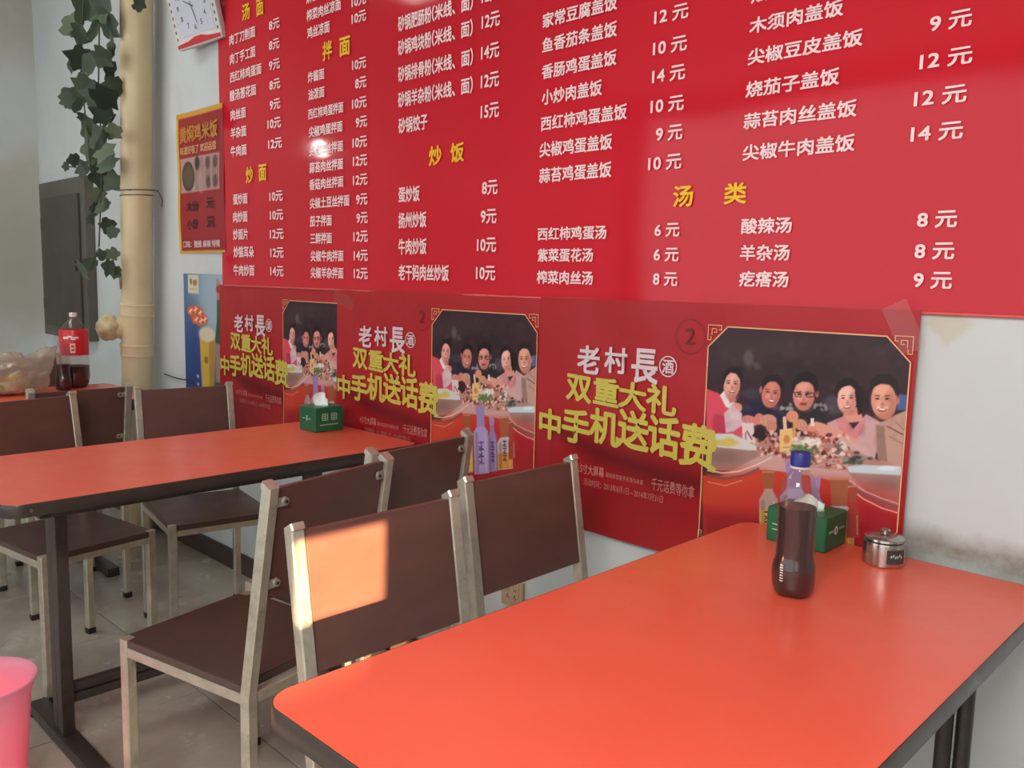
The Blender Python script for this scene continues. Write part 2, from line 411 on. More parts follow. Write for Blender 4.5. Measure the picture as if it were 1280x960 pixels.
MENU=[('h','汤',-3.201,0.063,2.298,0.0628),
 ('h','面',-3.089,0.054,2.293,0.0614),
 ('d','肉丁刀削面',-3.306,0.207,2.214,0.0424),
 ('p','8元',-2.995,0.075,2.212,0.0373),
 ('d','肉丁手工面',-3.305,0.205,2.14,0.0427),
 ('p','8元',-2.997,0.075,2.14,0.0376),
 ('d','西红柿鸡蛋面',-3.307,0.251,2.069,0.0427),
 ('p','9元',-2.998,0.078,2.067,0.0378),
 ('d','酸汤葱花面',-3.31,0.212,1.997,0.0431),
 ('p','8元',-2.997,0.078,1.995,0.038),
 ('d','肉丝面',-3.306,0.125,1.921,0.0437),
 ('p','9元',-2.996,0.076,1.922,0.0382),
 ('d','羊杂面',-3.308,0.128,1.85,0.0439),
 ('p','10元',-3.015,0.099,1.853,0.0384),
 ('d','牛肉面',-3.311,0.132,1.777,0.0442),
 ('p','12元',-3.011,0.1,1.778,0.0386),
 ('h','炒',-3.188,0.057,1.675,0.0656),
 ('h','面',-3.086,0.058,1.676,0.0642),
 ('d','蛋炒面',-3.297,0.119,1.585,0.0447),
 ('p','10元',-3.006,0.097,1.581,0.0391),
 ('d','肉炒面',-3.299,0.119,1.514,0.0449),
 ('p','10元',-3.004,0.097,1.51,0.0393),
 ('d','炒面片',-3.301,0.123,1.444,0.0452),
 ('p','12元',-3.006,0.101,1.438,0.0395),
 ('d','炒猫耳朵',-3.3,0.168,1.372,0.0452),
 ('p','12元',-3.004,0.098,1.367,0.0398),
 ('d','牛肉炒面',-3.303,0.172,1.298,0.0454),
 ('p','14元',-3.006,0.098,1.296,0.04),
 ('d','麻酱凉面',-2.735,0.146,2.258,0.04),
 ('p','10元',-2.459,0.081,2.186,0.0354),
 ('d','榨菜肉丝凉面',-2.735,0.214,2.197,0.0399),
 ('d','鸡丝凉面',-2.731,0.141,2.137,0.0404),
 ('p','10元',-2.459,0.081,2.133,0.0355),
 ('h','拌',-2.634,0.059,2.058,0.0642),
 ('h','面',-2.531,0.063,2.054,0.0626),
 ('d','炸酱面',-2.729,0.105,1.985,0.0383),
 ('p','10元',-2.456,0.079,1.984,0.036),
 ('d','油泼面',-2.727,0.103,1.924,0.0385),
 ('p','8元',-2.438,0.063,1.922,0.0361),
 ('d','西红柿鸡蛋拌面',-2.728,0.22,1.857,0.0382),
 ('p','10元',-2.456,0.082,1.858,0.0363),
 ('d','尖椒鸡蛋拌面',-2.724,0.211,1.794,0.0384),
 ('p','9元',-2.435,0.064,1.795,0.0364),
 ('d','尖椒肉丝拌面',-2.724,0.214,1.728,0.0386),
 ('p','10元',-2.453,0.082,1.73,0.0367),
 ('d','蒜苔肉丝拌面',-2.722,0.212,1.668,0.0388),
 ('p','12元',-2.451,0.082,1.669,0.0369),
 ('d','香菇肉丝拌面',-2.723,0.215,1.608,0.039),
 ('p','12元',-2.451,0.083,1.606,0.0371),
 ('d','尖椒土豆丝拌面',-2.721,0.249,1.542,0.039),
 ('p','9元',-2.432,0.064,1.541,0.0372),
 ('d','茄子拌面',-2.721,0.142,1.478,0.0397),
 ('p','9元',-2.43,0.064,1.479,0.0374),
 ('d','三鲜拌面',-2.719,0.14,1.416,0.0399),
 ('p','12元',-2.448,0.083,1.417,0.0376),
 ('d','尖椒牛肉拌面',-2.717,0.209,1.353,0.0397),
 ('p','14元',-2.446,0.081,1.353,0.0378),
 ('d','尖椒羊杂拌面',-2.718,0.21,1.293,0.0399),
 ('p','12元',-2.446,0.081,1.292,0.038),
 ('d','砂锅肥肠粉',-2.208,0.162,2.07,0.0473),
 ('d','（米线、面）',-2.043,0.181,2.07,0.0472),
 ('d','砂锅鸡块粉',-2.207,0.162,1.998,0.0475),
 ('d','（米线、面）',-2.042,0.181,1.998,0.0475),
 ('d','砂锅排骨粉',-2.206,0.163,1.917,0.0479),
 ('d','（米线、面）',-2.04,0.182,1.917,0.0479),
 ('d','砂锅羊杂粉',-2.205,0.163,1.839,0.0482),
 ('d','（米线、面）',-2.039,0.182,1.839,0.0482),
 ('p','12元',-1.826,0.073,2.073,0.0407),
 ('p','12元',-1.824,0.073,2.003,0.041),
 ('p','14元',-1.824,0.073,1.919,0.0413),
 ('p','12元',-1.823,0.074,1.84,0.0416),
 ('p','15元',-1.821,0.074,1.756,0.0419),
 ('d','砂锅饺子',-2.202,0.143,1.759,0.0487),
 ('h','炒',-2.05,0.06,1.652,0.0596),
 ('h','饭',-1.95,0.06,1.653,0.058),
 ('d','蛋炒饭',-2.2,0.107,1.544,0.0498),
 ('p','8元',-1.81,0.064,1.542,0.0405),
 ('d','扬州炒饭',-2.199,0.14,1.463,0.0499),
 ('p','9元',-1.813,0.065,1.461,0.0409),
 ('d','牛肉炒饭',-2.198,0.141,1.38,0.0503),
 ('p','10元',-1.827,0.08,1.38,0.0413),
 ('d','老干妈肉丝炒饭',-2.197,0.247,1.298,0.05),
 ('p','10元',-1.829,0.081,1.299,0.0416),
 ('d','地三鲜盖饭',-1.589,0.205,2.036,0.0371),
 ('d','家常豆腐盖饭',-1.588,0.247,1.962,0.0381),
 ('d','鱼香茄条盖饭',-1.587,0.248,1.899,0.0384),
 ('p','12元',-1.229,0.094,1.901,0.0339),
 ('d','香肠鸡蛋盖饭',-1.586,0.249,1.831,0.0386),
 ('p','10元',-1.229,0.094,1.83,0.0342),
 ('d','小炒肉盖饭',-1.584,0.204,1.765,0.0392),
 ('p','14元',-1.228,0.092,1.766,0.0345),
 ('d','西红柿鸡蛋盖饭',-1.585,0.286,1.697,0.0389),
 ('p','10元',-1.229,0.093,1.697,0.0347),
 ('d','尖椒鸡蛋盖饭',-1.587,0.246,1.629,0.0395),
 ('p','9元',-1.21,0.074,1.631,0.0349),
 ('d','蒜苔鸡蛋盖饭',-1.586,0.246,1.561,0.0398),
 ('p','10元',-1.229,0.094,1.564,0.0353),
 ('h','汤',-1.154,0.055,1.483,0.0497),
 ('h','类',-1.018,0.056,1.482,0.0473),
 ('d','西红柿鸡蛋汤',-1.586,0.237,1.406,0.0353),
 ('p','6元',-1.202,0.07,1.406,0.032),
 ('d','紫菜蛋花汤',-1.584,0.194,1.349,0.0358),
 ('p','6元',-1.202,0.071,1.348,0.0322),
 ('d','榨菜肉丝汤',-1.585,0.197,1.29,0.036),
 ('p','8元',-1.201,0.07,1.29,0.0324),
 ('d','烩牛肉盖饭',-0.977,0.206,1.898,0.0333),
 ('d','木须肉盖饭',-0.977,0.206,1.835,0.0335),
 ('d','尖椒豆皮盖饭',-0.977,0.249,1.77,0.0336),
 ('p','9元',-0.603,0.072,1.769,0.0311),
 ('d','烧茄子盖饭',-0.978,0.208,1.702,0.0342),
 ('p','12元',-0.616,0.091,1.703,0.0314),
 ('d','蒜苔肉丝盖饭',-0.979,0.249,1.635,0.0342),
 ('p','12元',-0.621,0.092,1.636,0.0318),
 ('d','尖椒牛肉盖饭',-0.977,0.248,1.568,0.0345),
 ('p','14元',-0.622,0.092,1.571,0.0321),
 ('d','酸辣汤',-0.971,0.119,1.409,0.0343),
 ('p','8元',-0.598,0.071,1.41,0.0312),
 ('d','羊杂汤',-0.97,0.117,1.351,0.0346),
 ('p','8元',-0.598,0.071,1.351,0.0315),
 ('d','疙瘩汤',-0.969,0.117,1.294,0.0348),
 ('p','9元',-0.596,0.069,1.296,0.0318)]


# ------------------------------------------------------------------ menu board
menu = empty('menu_board', (-3.41, -0.005, 1.235))
tag(menu, 'large glossy red wall menu with white dish names, prices and yellow headings', 'menu')
bm = bmesh.new()
W_, H_ = 4.1, 1.5
nx, nz = 60, 22
vv = [[bm.verts.new((W_*i/nx, -0.0015*noise.noise(Vector((i*0.35, j*0.3, 1.7)))*(1 if 0 < j else 0.6), H_*j/nz)) for j in range(nz+1)] for i in range(nx+1)]
for i in range(nx):
    for j in range(nz): bm.faces.new((vv[i][j], vv[i+1][j], vv[i+1][j+1], vv[i][j+1]))
for f in bm.faces: f.normal_update()
bmesh.ops.solidify(bm, geom=bm.faces[:], thickness=0.002)
me = bm_mesh('printed_sheet', bm, True, 60)
link('printed_sheet', me, M_menu, menu)
bm = bmesh.new()
round_tube(bm, [(W_*i/40, -0.003+0.0012*noise.noise(Vector((i*0.9, 0, 3))), -0.001+0.0015*noise.noise(Vector((i*0.7, 2, 3)))) for i in range(41)], 0.0032, 6)
link('curled_lower_edge', bm_mesh('curled_lower_edge', bm, True), plain('highlight_red_edge', (216, 92, 84), 0.3), menu)  # paler red paints the highlight along the sheet's lower edge
for kind, s, x, w, z, h in MENU:
    if kind == 'p' and x > -1.3: s = s.replace('元', ' 元')
    nm = {'h': 'section_heading', 'd': 'dish_name', 'p': 'dish_price'}[kind]
    mt = M_yellow_print if kind == 'h' else M_white_print
    text(nm, s, x+3.41, z-1.235, w, h, mt, menu, y=-0.0042, bold=0.026 if kind == 'h' else 0.02)

# ------------------------------------------------------------------ painted prints (vertex colours on a fine grid)
class Paint:
    def __init__(s, x, y, base):
        s.x, s.y = x, y; s.c = np.tile(np.array(base, float), (len(x), 1))
    def put(s, a, col):
        a = np.clip(a, 0, 1)[:, None]; s.c = s.c*(1-a) + np.array(col, float)*a
    def ell(s, cx, cy, rx, ry, col, rot=0.0, soft=6.0, al=1.0):
        dx, dy = s.x-cx, s.y-cy; c, n = math.cos(rot), math.sin(rot)
        u, v = dx*c+dy*n, -dx*n+dy*c
        d = (1-np.sqrt((u/rx)**2+(v/ry)**2))*min(rx, ry)
        s.put((d/soft+0.5)*al if al < 1 else d/soft+0.5, col) if al >= 1 else s.put(np.clip(d/soft+0.5, 0, 1)*al, col)
    def poly(s, pts, col, soft=6.0, al=1.0):
        x, y = s.x, s.y; inside = np.zeros(len(x), bool); dist = np.full(len(x), 1e9)
        for (x0, y0), (x1, y1) in zip(pts, pts[1:]+pts[:1]):
            cond = ((y0 > y) != (y1 > y))
            with np.errstate(divide='ignore', invalid='ignore'):
                xi = (x1-x0)*(y-y0)/(y1-y0 if y1 != y0 else 1e-9)+x0
            inside ^= cond & (x < xi)
            L = (x1-x0)**2+(y1-y0)**2+1e-9; t = np.clip(((x-x0)*(x1-x0)+(y-y0)*(y1-y0))/L, 0, 1)
            dist = np.minimum(dist, np.hypot(x-x0-t*(x1-x0), y-y0-t*(y1-y0)))
        d = np.where(inside, dist, -dist); s.put(np.clip(d/soft+0.5, 0, 1)*al, col)
    def line(s, pts, w, col, soft=4.0, al=1.0):
        x, y = s.x, s.y; dist = np.full(len(x), 1e9)
        for (x0, y0), (x1, y1) in zip(pts, pts[1:]):
            L = (x1-x0)**2+(y1-y0)**2+1e-9; t = np.clip(((x-x0)*(x1-x0)+(y-y0)*(y1-y0))/L, 0, 1)
            dist = np.minimum(dist, np.hypot(x-x0-t*(x1-x0), y-y0-t*(y1-y0)))
        s.put(np.clip((w/2-dist)/soft+0.5, 0, 1)*al, col)
def painted_mesh(name, w, h, nx, nz, fn, mat, relief=None, mask=None):
    """grid in XZ (origin bottom-left) facing -Y; fn(u, v) -> sRGB 0-255 colours"""
    xs = np.linspace(0, w, nx+1); zs = np.linspace(0, h, nz+1)
    X, Z = np.meshgrid(xs, zs, indexing='ij'); X = X.ravel(); Z = Z.ravel()
    Y = relief(X, Z) if relief is not None else np.zeros_like(X)
    i, j = np.meshgrid(np.arange(nx), np.arange(nz), indexing='ij'); i = i.ravel(); j = j.ravel()
    a = i*(nz+1)+j
    faces = np.stack([a, a+nz+1, a+nz+2, a+1], 1)
    if mask is not None: faces = faces[mask(X[faces].mean(1), Z[faces].mean(1))]
    me = bpy.data.meshes.new(name)
    me.vertices.add(len(X)); me.vertices.foreach_set('co', np.stack([X, Y, Z], 1).ravel())
    nf = len(faces)
    me.loops.add(nf*4); me.loops.foreach_set('vertex_index', faces.ravel().astype(np.int32))
    me.polygons.add(nf); me.polygons.foreach_set('loop_start', np.arange(0, nf*4, 4, dtype=np.int32))
    me.update(calc_edges=True)
    me.polygons.foreach_set('use_smooth', [True]*nf)
    c = np.clip(fn(X, Z), 0, 255)/255.0
    c = np.where(c > 0.04045, ((c+0.055)/1.055)**2.4, c/12.92)
    at = me.color_attributes.new('Col', 'FLOAT_COLOR', 'POINT')
    at.data.foreach_set('color', np.concatenate([c, np.ones((len(c), 1))], 1).ravel().astype(np.float32))
    me.materials.append(mat)
    return me
M_poster = vcol_mat('poster_print', 0.36, 0.32, 0.0, 0.3)
M_matte_poster = vcol_mat('matte_poster_print', 0.4, 0.4)

PX0, PZ0, PW, PH = -1.56, 0.625, 0.985, 0.612
def poster_relief(X, Z):
    return -0.0012-0.0022*np.sin(X*7.0+Z*3)*np.sin(Z*5.1+1.0) - 0.0012*np.sin(X*23+Z*11)
def poster_base(X, Z):
    p = Paint(X, Z, (150, 26, 34))
    t = np.clip(Z/PH, 0, 1)[:, None]
    p.c = np.array([150, 22, 30])*(1-t) + np.array([168, 34, 40])*t
    p.ell(0.32, 0.38, 0.34, 0.16, (166, 32, 38), 0, 0.16)
    p.poly([(0.02, 0.27), (0.25, 0.24), (0.45, 0.215), (0.56, 0.21), (0.56, 0.17), (0.40, 0.165), (0.2, 0.19)], (104, 18, 24), 0.05)
    p.poly([(0, 0), (0.5, 0), (0.5, 0.12), (0, 0.14)], (138, 22, 30), 0.05)
    p.ell(0.62, 0.02, 0.3, 0.1, (168, 30, 34), 0, 0.1)
    return p.c
me_sheet = painted_mesh('paper_sheet', PW, PH, 100, 62, poster_base, M_poster, poster_relief)

HM = np.array([[4537.0891, 263.5708, 4442.3848], [348.4268, -5181.0953, 6282.4242], [-0.69414159, -0.11941436, 1.37134946]])
PHX0, PHZ0, PHW, PHH = -1.029, 0.672, 0.442, 0.512
def photo_fn(X, Z):
    q = HM @ np.stack([X+PHX0, Z+PHZ0, np.ones_like(X)]); x, y = q[0]/q[2], q[1]/q[2]
    rng = random.Random(5)
    p = Paint(x, y, (52, 30, 38))
    SK = (214, 146, 126)
    p.ell(300, 60, 420, 120, (60, 40, 44), 0, 120); p.ell(1000, 80, 330, 160, (58, 34, 42), 0, 120)
    p.ell(640, 150, 300, 60, (44, 26, 34), 0, 60)
    for k in range(60):
        p.ell(rng.uniform(60, 1240), rng.uniform(-60, 300), rng.uniform(10, 40), rng.uniform(8, 30), rng.choice([(44, 26, 34), (70, 48, 52), (60, 44, 52), (40, 32, 36)]), 0, 18, 0.5)
    p.ell(280, 85, 30, 50, (92, 88, 84), 0, 22, 0.8); p.ell(330, 130, 30, 20, (78, 70, 70), 0.6, 16, 0.8); p.ell(300, 300, 60, 34, (62, 58, 72), 0, 20, .8)
    p.ell(800, 370, 60, 60, (70, 62, 74), 0, 30)
    p.poly([(1190, 300), (1260, 310), (1260, 400), (1190, 400)], (70, 96, 150), 14)
    # woman at the left, pink jacket
    p.poly([(20, 270), (100, 300), (160, 400), (250, 430), (250, 570), (20, 570)], (214, 74, 92), 8)
    p.poly([(60, 420), (130, 440), (150, 560), (60, 560)], (186, 54, 78), 14)
    p.poly([(104, 310), (128, 285), (170, 330), (200, 360), (170, 400), (140, 380)], (226, 214, 216), 6)
    p.ell(210, 385, 34, 28, SK, 0.3, 8)
    p.ell(183, 200, 58, 68, (40, 22, 26), 0.1, 8); p.ell(225, 165, 22, 34, (36, 20, 24), 0.2, 8)
    p.poly([(140, 290), (200, 290), (205, 350), (165, 360)], (190, 122, 104), 8)
    p.ell(178, 248, 50, 84, (220, 154, 138), 0.12, 7); p.ell(196, 215, 30, 34, (232, 172, 156), 0, 16)
    p.poly([(130, 420), (180, 370), (250, 430), (260, 480), (190, 530), (140, 540)], (206, 176, 186), 8)
    p.poly([(160, 400), (260, 430), (262, 472), (170, 450)], (214, 188, 192), 8)
    # man in navy
    p.poly([(240, 370), (300, 350), (370, 350), (420, 400), (500, 370), (530, 420), (520, 520), (240, 460)], (30, 28, 56), 8)
    p.poly([(370, 370), (430, 370), (420, 430), (385, 430)], (24, 20, 30), 6)
    p.ell(432, 240, 66, 56, (34, 20, 22), 0.25, 8)
    p.ell(418, 305, 56, 82, (196, 118, 102), 0.22, 7); p.ell(430, 262, 36, 26, (212, 136, 118), 0.2, 14); p.ell(357, 275, 10, 22, (180, 104, 92), 0.2, 5)
    # man with glasses
    p.poly([(480, 380), (560, 350), (700, 360), (770, 400), (765, 500), (560, 540), (500, 470)], (36, 30, 36), 8)
    for k in range(12): p.ell(rng.uniform(480, 560), rng.uniform(365, 400), 12, 8, (150, 150, 150), rng.uniform(0, 3), 8, 0.8)
    for k in range(12): p.ell(rng.uniform(680, 755), rng.uniform(365, 410), 12, 8, (130, 132, 134), rng.uniform(0, 3), 8, 0.8)
    p.ell(630, 235, 76, 66, (32, 20, 22), 0.1, 8); p.ell(560, 270, 14, 40, (32, 20, 22), 0, 8)
    p.ell(618, 312, 66, 92, (206, 134, 120), 0.06, 7); p.ell(625, 262, 48, 26, (222, 154, 140), 0, 14); p.ell(700, 300, 9, 24, (180, 108, 96), 0, 5)
    # woman in lace
    p.ell(885, 285, 74, 80, (30, 18, 22), 0, 8); p.ell(945, 320, 42, 70, (34, 20, 24), 0.1, 8); p.ell(990, 340, 30, 60, (36, 22, 28), 0, 10)
    p.poly([(860, 400), (960, 380), (985, 470), (860, 480)], (212, 146, 130), 8)
    p.poly([(760, 480), (860, 440), (920, 520), (1000, 425), (1100, 480), (1080, 560), (1050, 720), (880, 620), (780, 540)], (196, 158, 160), 8)
    p.poly([(810, 460), (870, 440), (920, 520), (1000, 440), (990, 520), (930, 590), (850, 560)], (206, 128, 132), 12)
    p.ell(885, 335, 60, 86, (230, 170, 154), 0.1, 7); p.ell(870, 300, 40, 34, (240, 186, 172), 0, 16)
    p.poly([(820, 300), (850, 262), (905, 246), (950, 300), (960, 250), (890, 215), (820, 250)], (30, 18, 22), 7)
    # man in beige
    p.poly([(1060, 490), (1180, 430), (1250, 400), (1250, 780), (1100, 740), (1040, 600)], (186, 148, 134), 8)
    p.poly([(1060, 490), (1110, 500), (1130, 720), (1070, 700)], (150, 116, 106), 10)
    p.line([(1130, 500), (1225, 550)], 8, (96, 60, 54)); p.line([(1140, 560), (1230, 610)], 5, (140, 100, 90)); p.line([(1180, 470), (1240, 530)], 6, (150, 110, 100))
    p.ell(1110, 232, 84, 50, (44, 28, 26), 0, 9); p.ell(1160, 280, 30, 60, (44, 28, 26), 0, 9)
    p.ell(1108, 345, 78, 112, (212, 148, 124), -0.08, 7); p.ell(1100, 280, 54, 34, (226, 164, 140), 0, 16); p.ell(1192, 335, 12, 32, (186, 120, 100), 0, 6)
    p.line([(1075, 385), (1100, 398), (1130, 385)], 16, (236, 214, 204), 4)
    # hair over the foreheads, shading of the cheeks
    HR = (26, 15, 18)
    for cx, cy, rx, ry, a in ((178, 248, 50, 84, .12), (418, 305, 56, 82, .22), (618, 312, 66, 92, .06), (885, 335, 60, 86, .1), (1108, 345, 78, 112, -.08)):
        p.ell(cx+rx*.55, cy+ry*.15, rx*.4, ry*.7, (158, 92, 80), a, 26, .45); p.ell(cx, cy+ry*.85, rx*.7, ry*.22, (168, 98, 84), a, 20, .5)
        p.ell(cx-rx*.35, cy+ry*.15, rx*.28, ry*.18, (232, 168, 150), a, 18, .6); p.ell(cx+rx*.3, cy+ry*.18, rx*.22, ry*.16, (226, 156, 140), a, 18, .5)
    p.poly([(125, 250), (120, 190), (160, 145), (215, 140), (245, 190), (242, 260), (228, 215), (205, 180), (170, 172), (145, 195)], HR, 7)
    p.poly([(362, 280), (362, 225), (400, 190), (460, 185), (500, 225), (497, 285), (480, 250), (445, 225), (405, 225), (380, 240)], HR, 7)
    p.poly([(552, 300), (545, 230), (580, 180), (650, 165), (700, 195), (708, 250), (700, 310), (688, 262), (665, 232), (610, 226), (572, 245), (562, 270)], HR, 7)
    p.poly([(1030, 290), (1030, 220), (1070, 185), (1140, 180), (1190, 210), (1205, 280), (1196, 330), (1180, 285), (1150, 245), (1090, 240), (1050, 258)], (36, 22, 22), 8)
    p.poly([(950, 260), (985, 330), (978, 420), (950, 430), (940, 360), (930, 290)], HR, 8)
    # features
    def feat(cx, cy, s, smile, tilt):
        for sx in (-1, 1):
            ex, ey = cx+sx*22*s, cy-14*s+sx*tilt*20
            p.line([(ex-10*s, ey-13*s), (ex+10*s, ey-14*s)], 5*s, (70, 36, 34), 3, .8)
            p.ell(ex, ey, 9*s, 4*s, (44, 22, 24), tilt, 4)
        p.ell(cx+2, cy+12*s, 8*s, 10*s, (178, 104, 90), 0, 8, .7)
        p.ell(cx, cy+36*s, 20*s, 9*s, (150, 54, 56), tilt, 4)
        if smile: p.ell(cx, cy+34*s, 16*s, 4.5*s, (238, 226, 218), tilt, 3)
    feat(178, 252, 1.0, 1, .1); feat(420, 308, 1.05, 1, .2); feat(615, 322, 1.15, 0, 0); feat(884, 342, 1.1, 1, -.05); feat(1098, 350, 1.35, 1, 0)
    p.line([(560, 292), (600, 300), (602, 320), (570, 318), (560, 292)], 5, (30, 18, 20), 3); p.line([(628, 300), (680, 296), (680, 320), (636, 322), (628, 300)], 5, (30, 18, 20), 3)
    for k in range(90):
        p.ell(rng.uniform(30, 1240), rng.uniform(380, 760), rng.uniform(10, 34), rng.uniform(8, 22), rng.choice([(110, 66, 66), (206, 160, 150), (90, 50, 56), (190, 140, 130)]), rng.uniform(0, 3), 20, .13)
    # hands and cups
    for cx, cy, rx, ry, a in ((290, 465, 54, 30, .3), (345, 455, 30, 34, 0), (400, 465, 52, 38, 0), (420, 500, 34, 40, 0), (548, 440, 38, 36, 0), (600, 490, 40, 34, .4), (640, 520, 44, 22, .2), (700, 505, 60, 30, .1), (760, 540, 80, 32, .4)):
        p.ell(cx, cy, rx, ry, (rng.randint(196, 222), rng.randint(124, 150), rng.randint(108, 130)), a, 8)
        for k in range(3): p.line([(cx-rx*.6+k*rx*.5, cy-ry*.6), (cx-rx*.5+k*rx*.5, cy+ry*.5)], 4, (168, 98, 84), 4, .6)
    p.poly([(690, 470), (800, 500), (960, 590), (1000, 640), (900, 640), (800, 590), (690, 560)], (214, 150, 134), 10)
    p.poly([(800, 560), (900, 580), (1020, 640), (1030, 700), (900, 690), (820, 620)], (200, 164, 160), 12)
    # table top with dishes
    p.poly([(240, 560), (700, 560), (900, 640), (1060, 700), (1240, 760), (1240, 1100), (900, 900), (560, 800), (330, 740), (40, 640), (40, 560)], (176, 128, 120), 12)
    for k in range(330):
        cx = rng.uniform(240, 900); cy = rng.uniform(540, 770)
        if cy > 640+(cx-240)*0.28: continue
        p.ell(cx, cy, rng.uniform(6, 22), rng.uniform(4, 13), rng.choice([(206, 158, 142), (176, 92, 82), (120, 50, 46), (226, 196, 180), (92, 42, 42), (196, 122, 96), (212, 176, 160), (150, 70, 60)]), rng.uniform(0, 3), 5, .9)
    p.poly([(238, 480), (310, 480), (320, 600), (245, 600)], (220, 196, 196), 6); p.line([(270, 530), (300, 580)], 8, (90, 60, 64)); p.line([(262, 540), (262, 580)], 6, (90, 60, 64))
    p.poly([(300, 560), (345, 495), (395, 560), (370, 590)], (48, 26, 32), 5)
    p.poly([(470, 520), (550, 510), (556, 640), (470, 660)], (222, 186, 120), 6); p.ell(513, 580, 20, 26, (200, 130, 80), 0, 8); p.line([(490, 630), (536, 626)], 6, (190, 110, 70)); p.line([(500, 450), (505, 520)], 22, (226, 180, 150)); p.line([(560, 450), (560, 560)], 16, (206, 150, 100))
    p.poly([(660, 450), (680, 450), (684, 500), (660, 500)], (226, 204, 200), 4)
    for k in range(26):
        p.ell(rng.gauss(640, 36), rng.gauss(600, 18), 16, 12, rng.choice([(216, 208, 196), (230, 222, 214), (190, 190, 170)]), 0, 8, .9)
    for k in range(40):
        p.ell(rng.gauss(615, 40), rng.gauss(645, 18), 16, 8, rng.choice([(92, 124, 72), (120, 150, 96), (74, 104, 66)]), rng.uniform(-1, 1), 7, .85)
    for k in range(18): p.ell(rng.gauss(840, 26), rng.gauss(640, 18), 18, 14, rng.choice([(222, 208, 196), (206, 190, 176), (110, 90, 84)]), 0, 7, .9)
    for k in range(22): p.ell(rng.gauss(940, 34), rng.gauss(705, 14), 18, 10, rng.choice([(66, 80, 70), (84, 100, 82), (60, 56, 56), (130, 140, 130)]), 0, 7, .9)
    for k in range(40): p.line([(rng.uniform(660, 860), rng.uniform(680, 760)) for _ in range(2)][:1]*1 + [(rng.uniform(660, 860), rng.uniform(680, 760))], 5, rng.choice([(120, 58, 54), (222, 192, 176)]), 4, .5) if k % 3 == 0 else None
    # left bowl
    p.poly([(30, 545), (180, 545), (330, 620), (330, 650), (30, 625)], (206, 202, 200), 8)
    p.ell(130, 592, 84, 30, (202, 184, 96), 0.1, 14); p.ell(90, 565, 60, 18, (200, 206, 190), 0, 10)
    p.poly([(30, 622), (200, 640), (336, 655), (320, 730), (200, 772), (30, 772)], (156, 122, 112), 8); p.ell(130, 690, 100, 40, (136, 102, 94), 0, 40)
    # right bowl
    p.poly([(880, 745), (980, 735), (1240, 745), (1240, 800), (1100, 800), (900, 785)], (190, 206, 214), 8); p.ell(1130, 755, 60, 16, (216, 226, 232), 0, 10)
    p.poly([(880, 780), (1240, 800), (1230, 990), (1080, 950), (960, 880)], (160, 126, 116), 10); p.ell(1120, 850, 90, 40, (140, 108, 100), 0.1, 40)
    # cloth between and its hem
    p.poly([(330, 690), (420, 670), (620, 740), (880, 770), (1000, 900), (900, 900), (640, 800), (380, 770), (200, 830), (60, 830)], (196, 152, 146), 14)
    # lower field
    edge = [(0, 800), (60, 812), (200, 820), (340, 765), (480, 775), (700, 810), (860, 850), (1000, 930), (1120, 990), (1260, 1030), (1260, 1500), (0, 1500)]
    p.poly(edge, (190, 58, 42), 8)
    p.ell(200, 900, 260, 120, (196, 66, 44), 0, 120); p.ell(700, 1000, 500, 150, (182, 44, 40), 0, 140)
    p.poly([(0, 1010), (1260, 1100), (1260, 1500), (0, 1500)], (154, 28, 34), 90)
    p.poly([(960, 960), (1260, 1060), (1260, 1200), (1000, 1150)], (160, 26, 36), 60)
    p.line([(30, 770), (120, 785), (220, 775), (330, 735), (420, 690)], 8, (222, 196, 188), 4); p.line([(30, 800), (140, 820), (250, 800), (340, 760)], 14, (120, 76, 70), 8)
    p.line([(30, 840), (140, 862), (240, 830)], 5, (214, 150, 110), 3)
    p.line([(880, 840), (960, 900), (1080, 960), (1240, 1010)], 16, (120, 80, 76), 8); p.line([(880, 860), (980, 940), (1100, 1000), (1240, 1040)], 6, (222, 196, 186), 4); p.line([(900, 830), (990, 895), (1100, 940), (1240, 985)], 5, (214, 186, 176), 4)
    # printed bottles
    def btl(x0, x1, cap0, cap1, neck1, bot, capc, bodc, lowc=None, lz=None):
        c = (x0+x1)/2; w = (x1-x0)
        p.poly([(c-w*.22, cap1), (c+w*.22, cap1), (c+w*.26, neck1), (x1, neck1+45), (x1, bot), (x0, bot), (x0, neck1+45), (c-w*.26, neck1)], bodc, 6)
        if lowc: p.poly([(x0+4, lz), (x1-4, lz), (x1-4, bot-6), (x0+4, bot-6)], lowc, 6)
        p.line([(x0+w*.2, neck1+60), (x0+w*.2, bot-20)], w*.2, (90, 60, 70), 16, .35)
        p.poly([(c-w*.33, cap0), (c+w*.33, cap0), (c+w*.26, cap1), (c-w*.26, cap1)], capc, 5)
        p.line([(c-w*.33, cap0+6), (c+w*.33, cap0+6)], 7, (206, 132, 96), 5)
        p.line([(x0+w*.8, neck1+60), (x0+w*.82, bot-20)], 5, (226, 214, 214), 5, .6)
    btl(345, 458, 773, 880, 900, 1259, (150, 84, 54), (166, 140, 130), (196, 160, 70), 1010)
    btl(640, 740, 800, 880, 930, 1270, (158, 128, 170), (142, 118, 158))
    btl(473, 640, 700, 800, 880, 1277, (150, 126, 170), (168, 146, 186))
    p.poly([(530, 700), (600, 700), (606, 880), (524, 880)], (150, 128, 172), 6)
    btl(745, 925, 816, 985, 985, 1258, (160, 86, 60), (186, 168, 166), (196, 130, 46), 1120)
    btl(880, 960, 860, 960, 985, 1180, (150, 70, 54), (160, 60, 50))
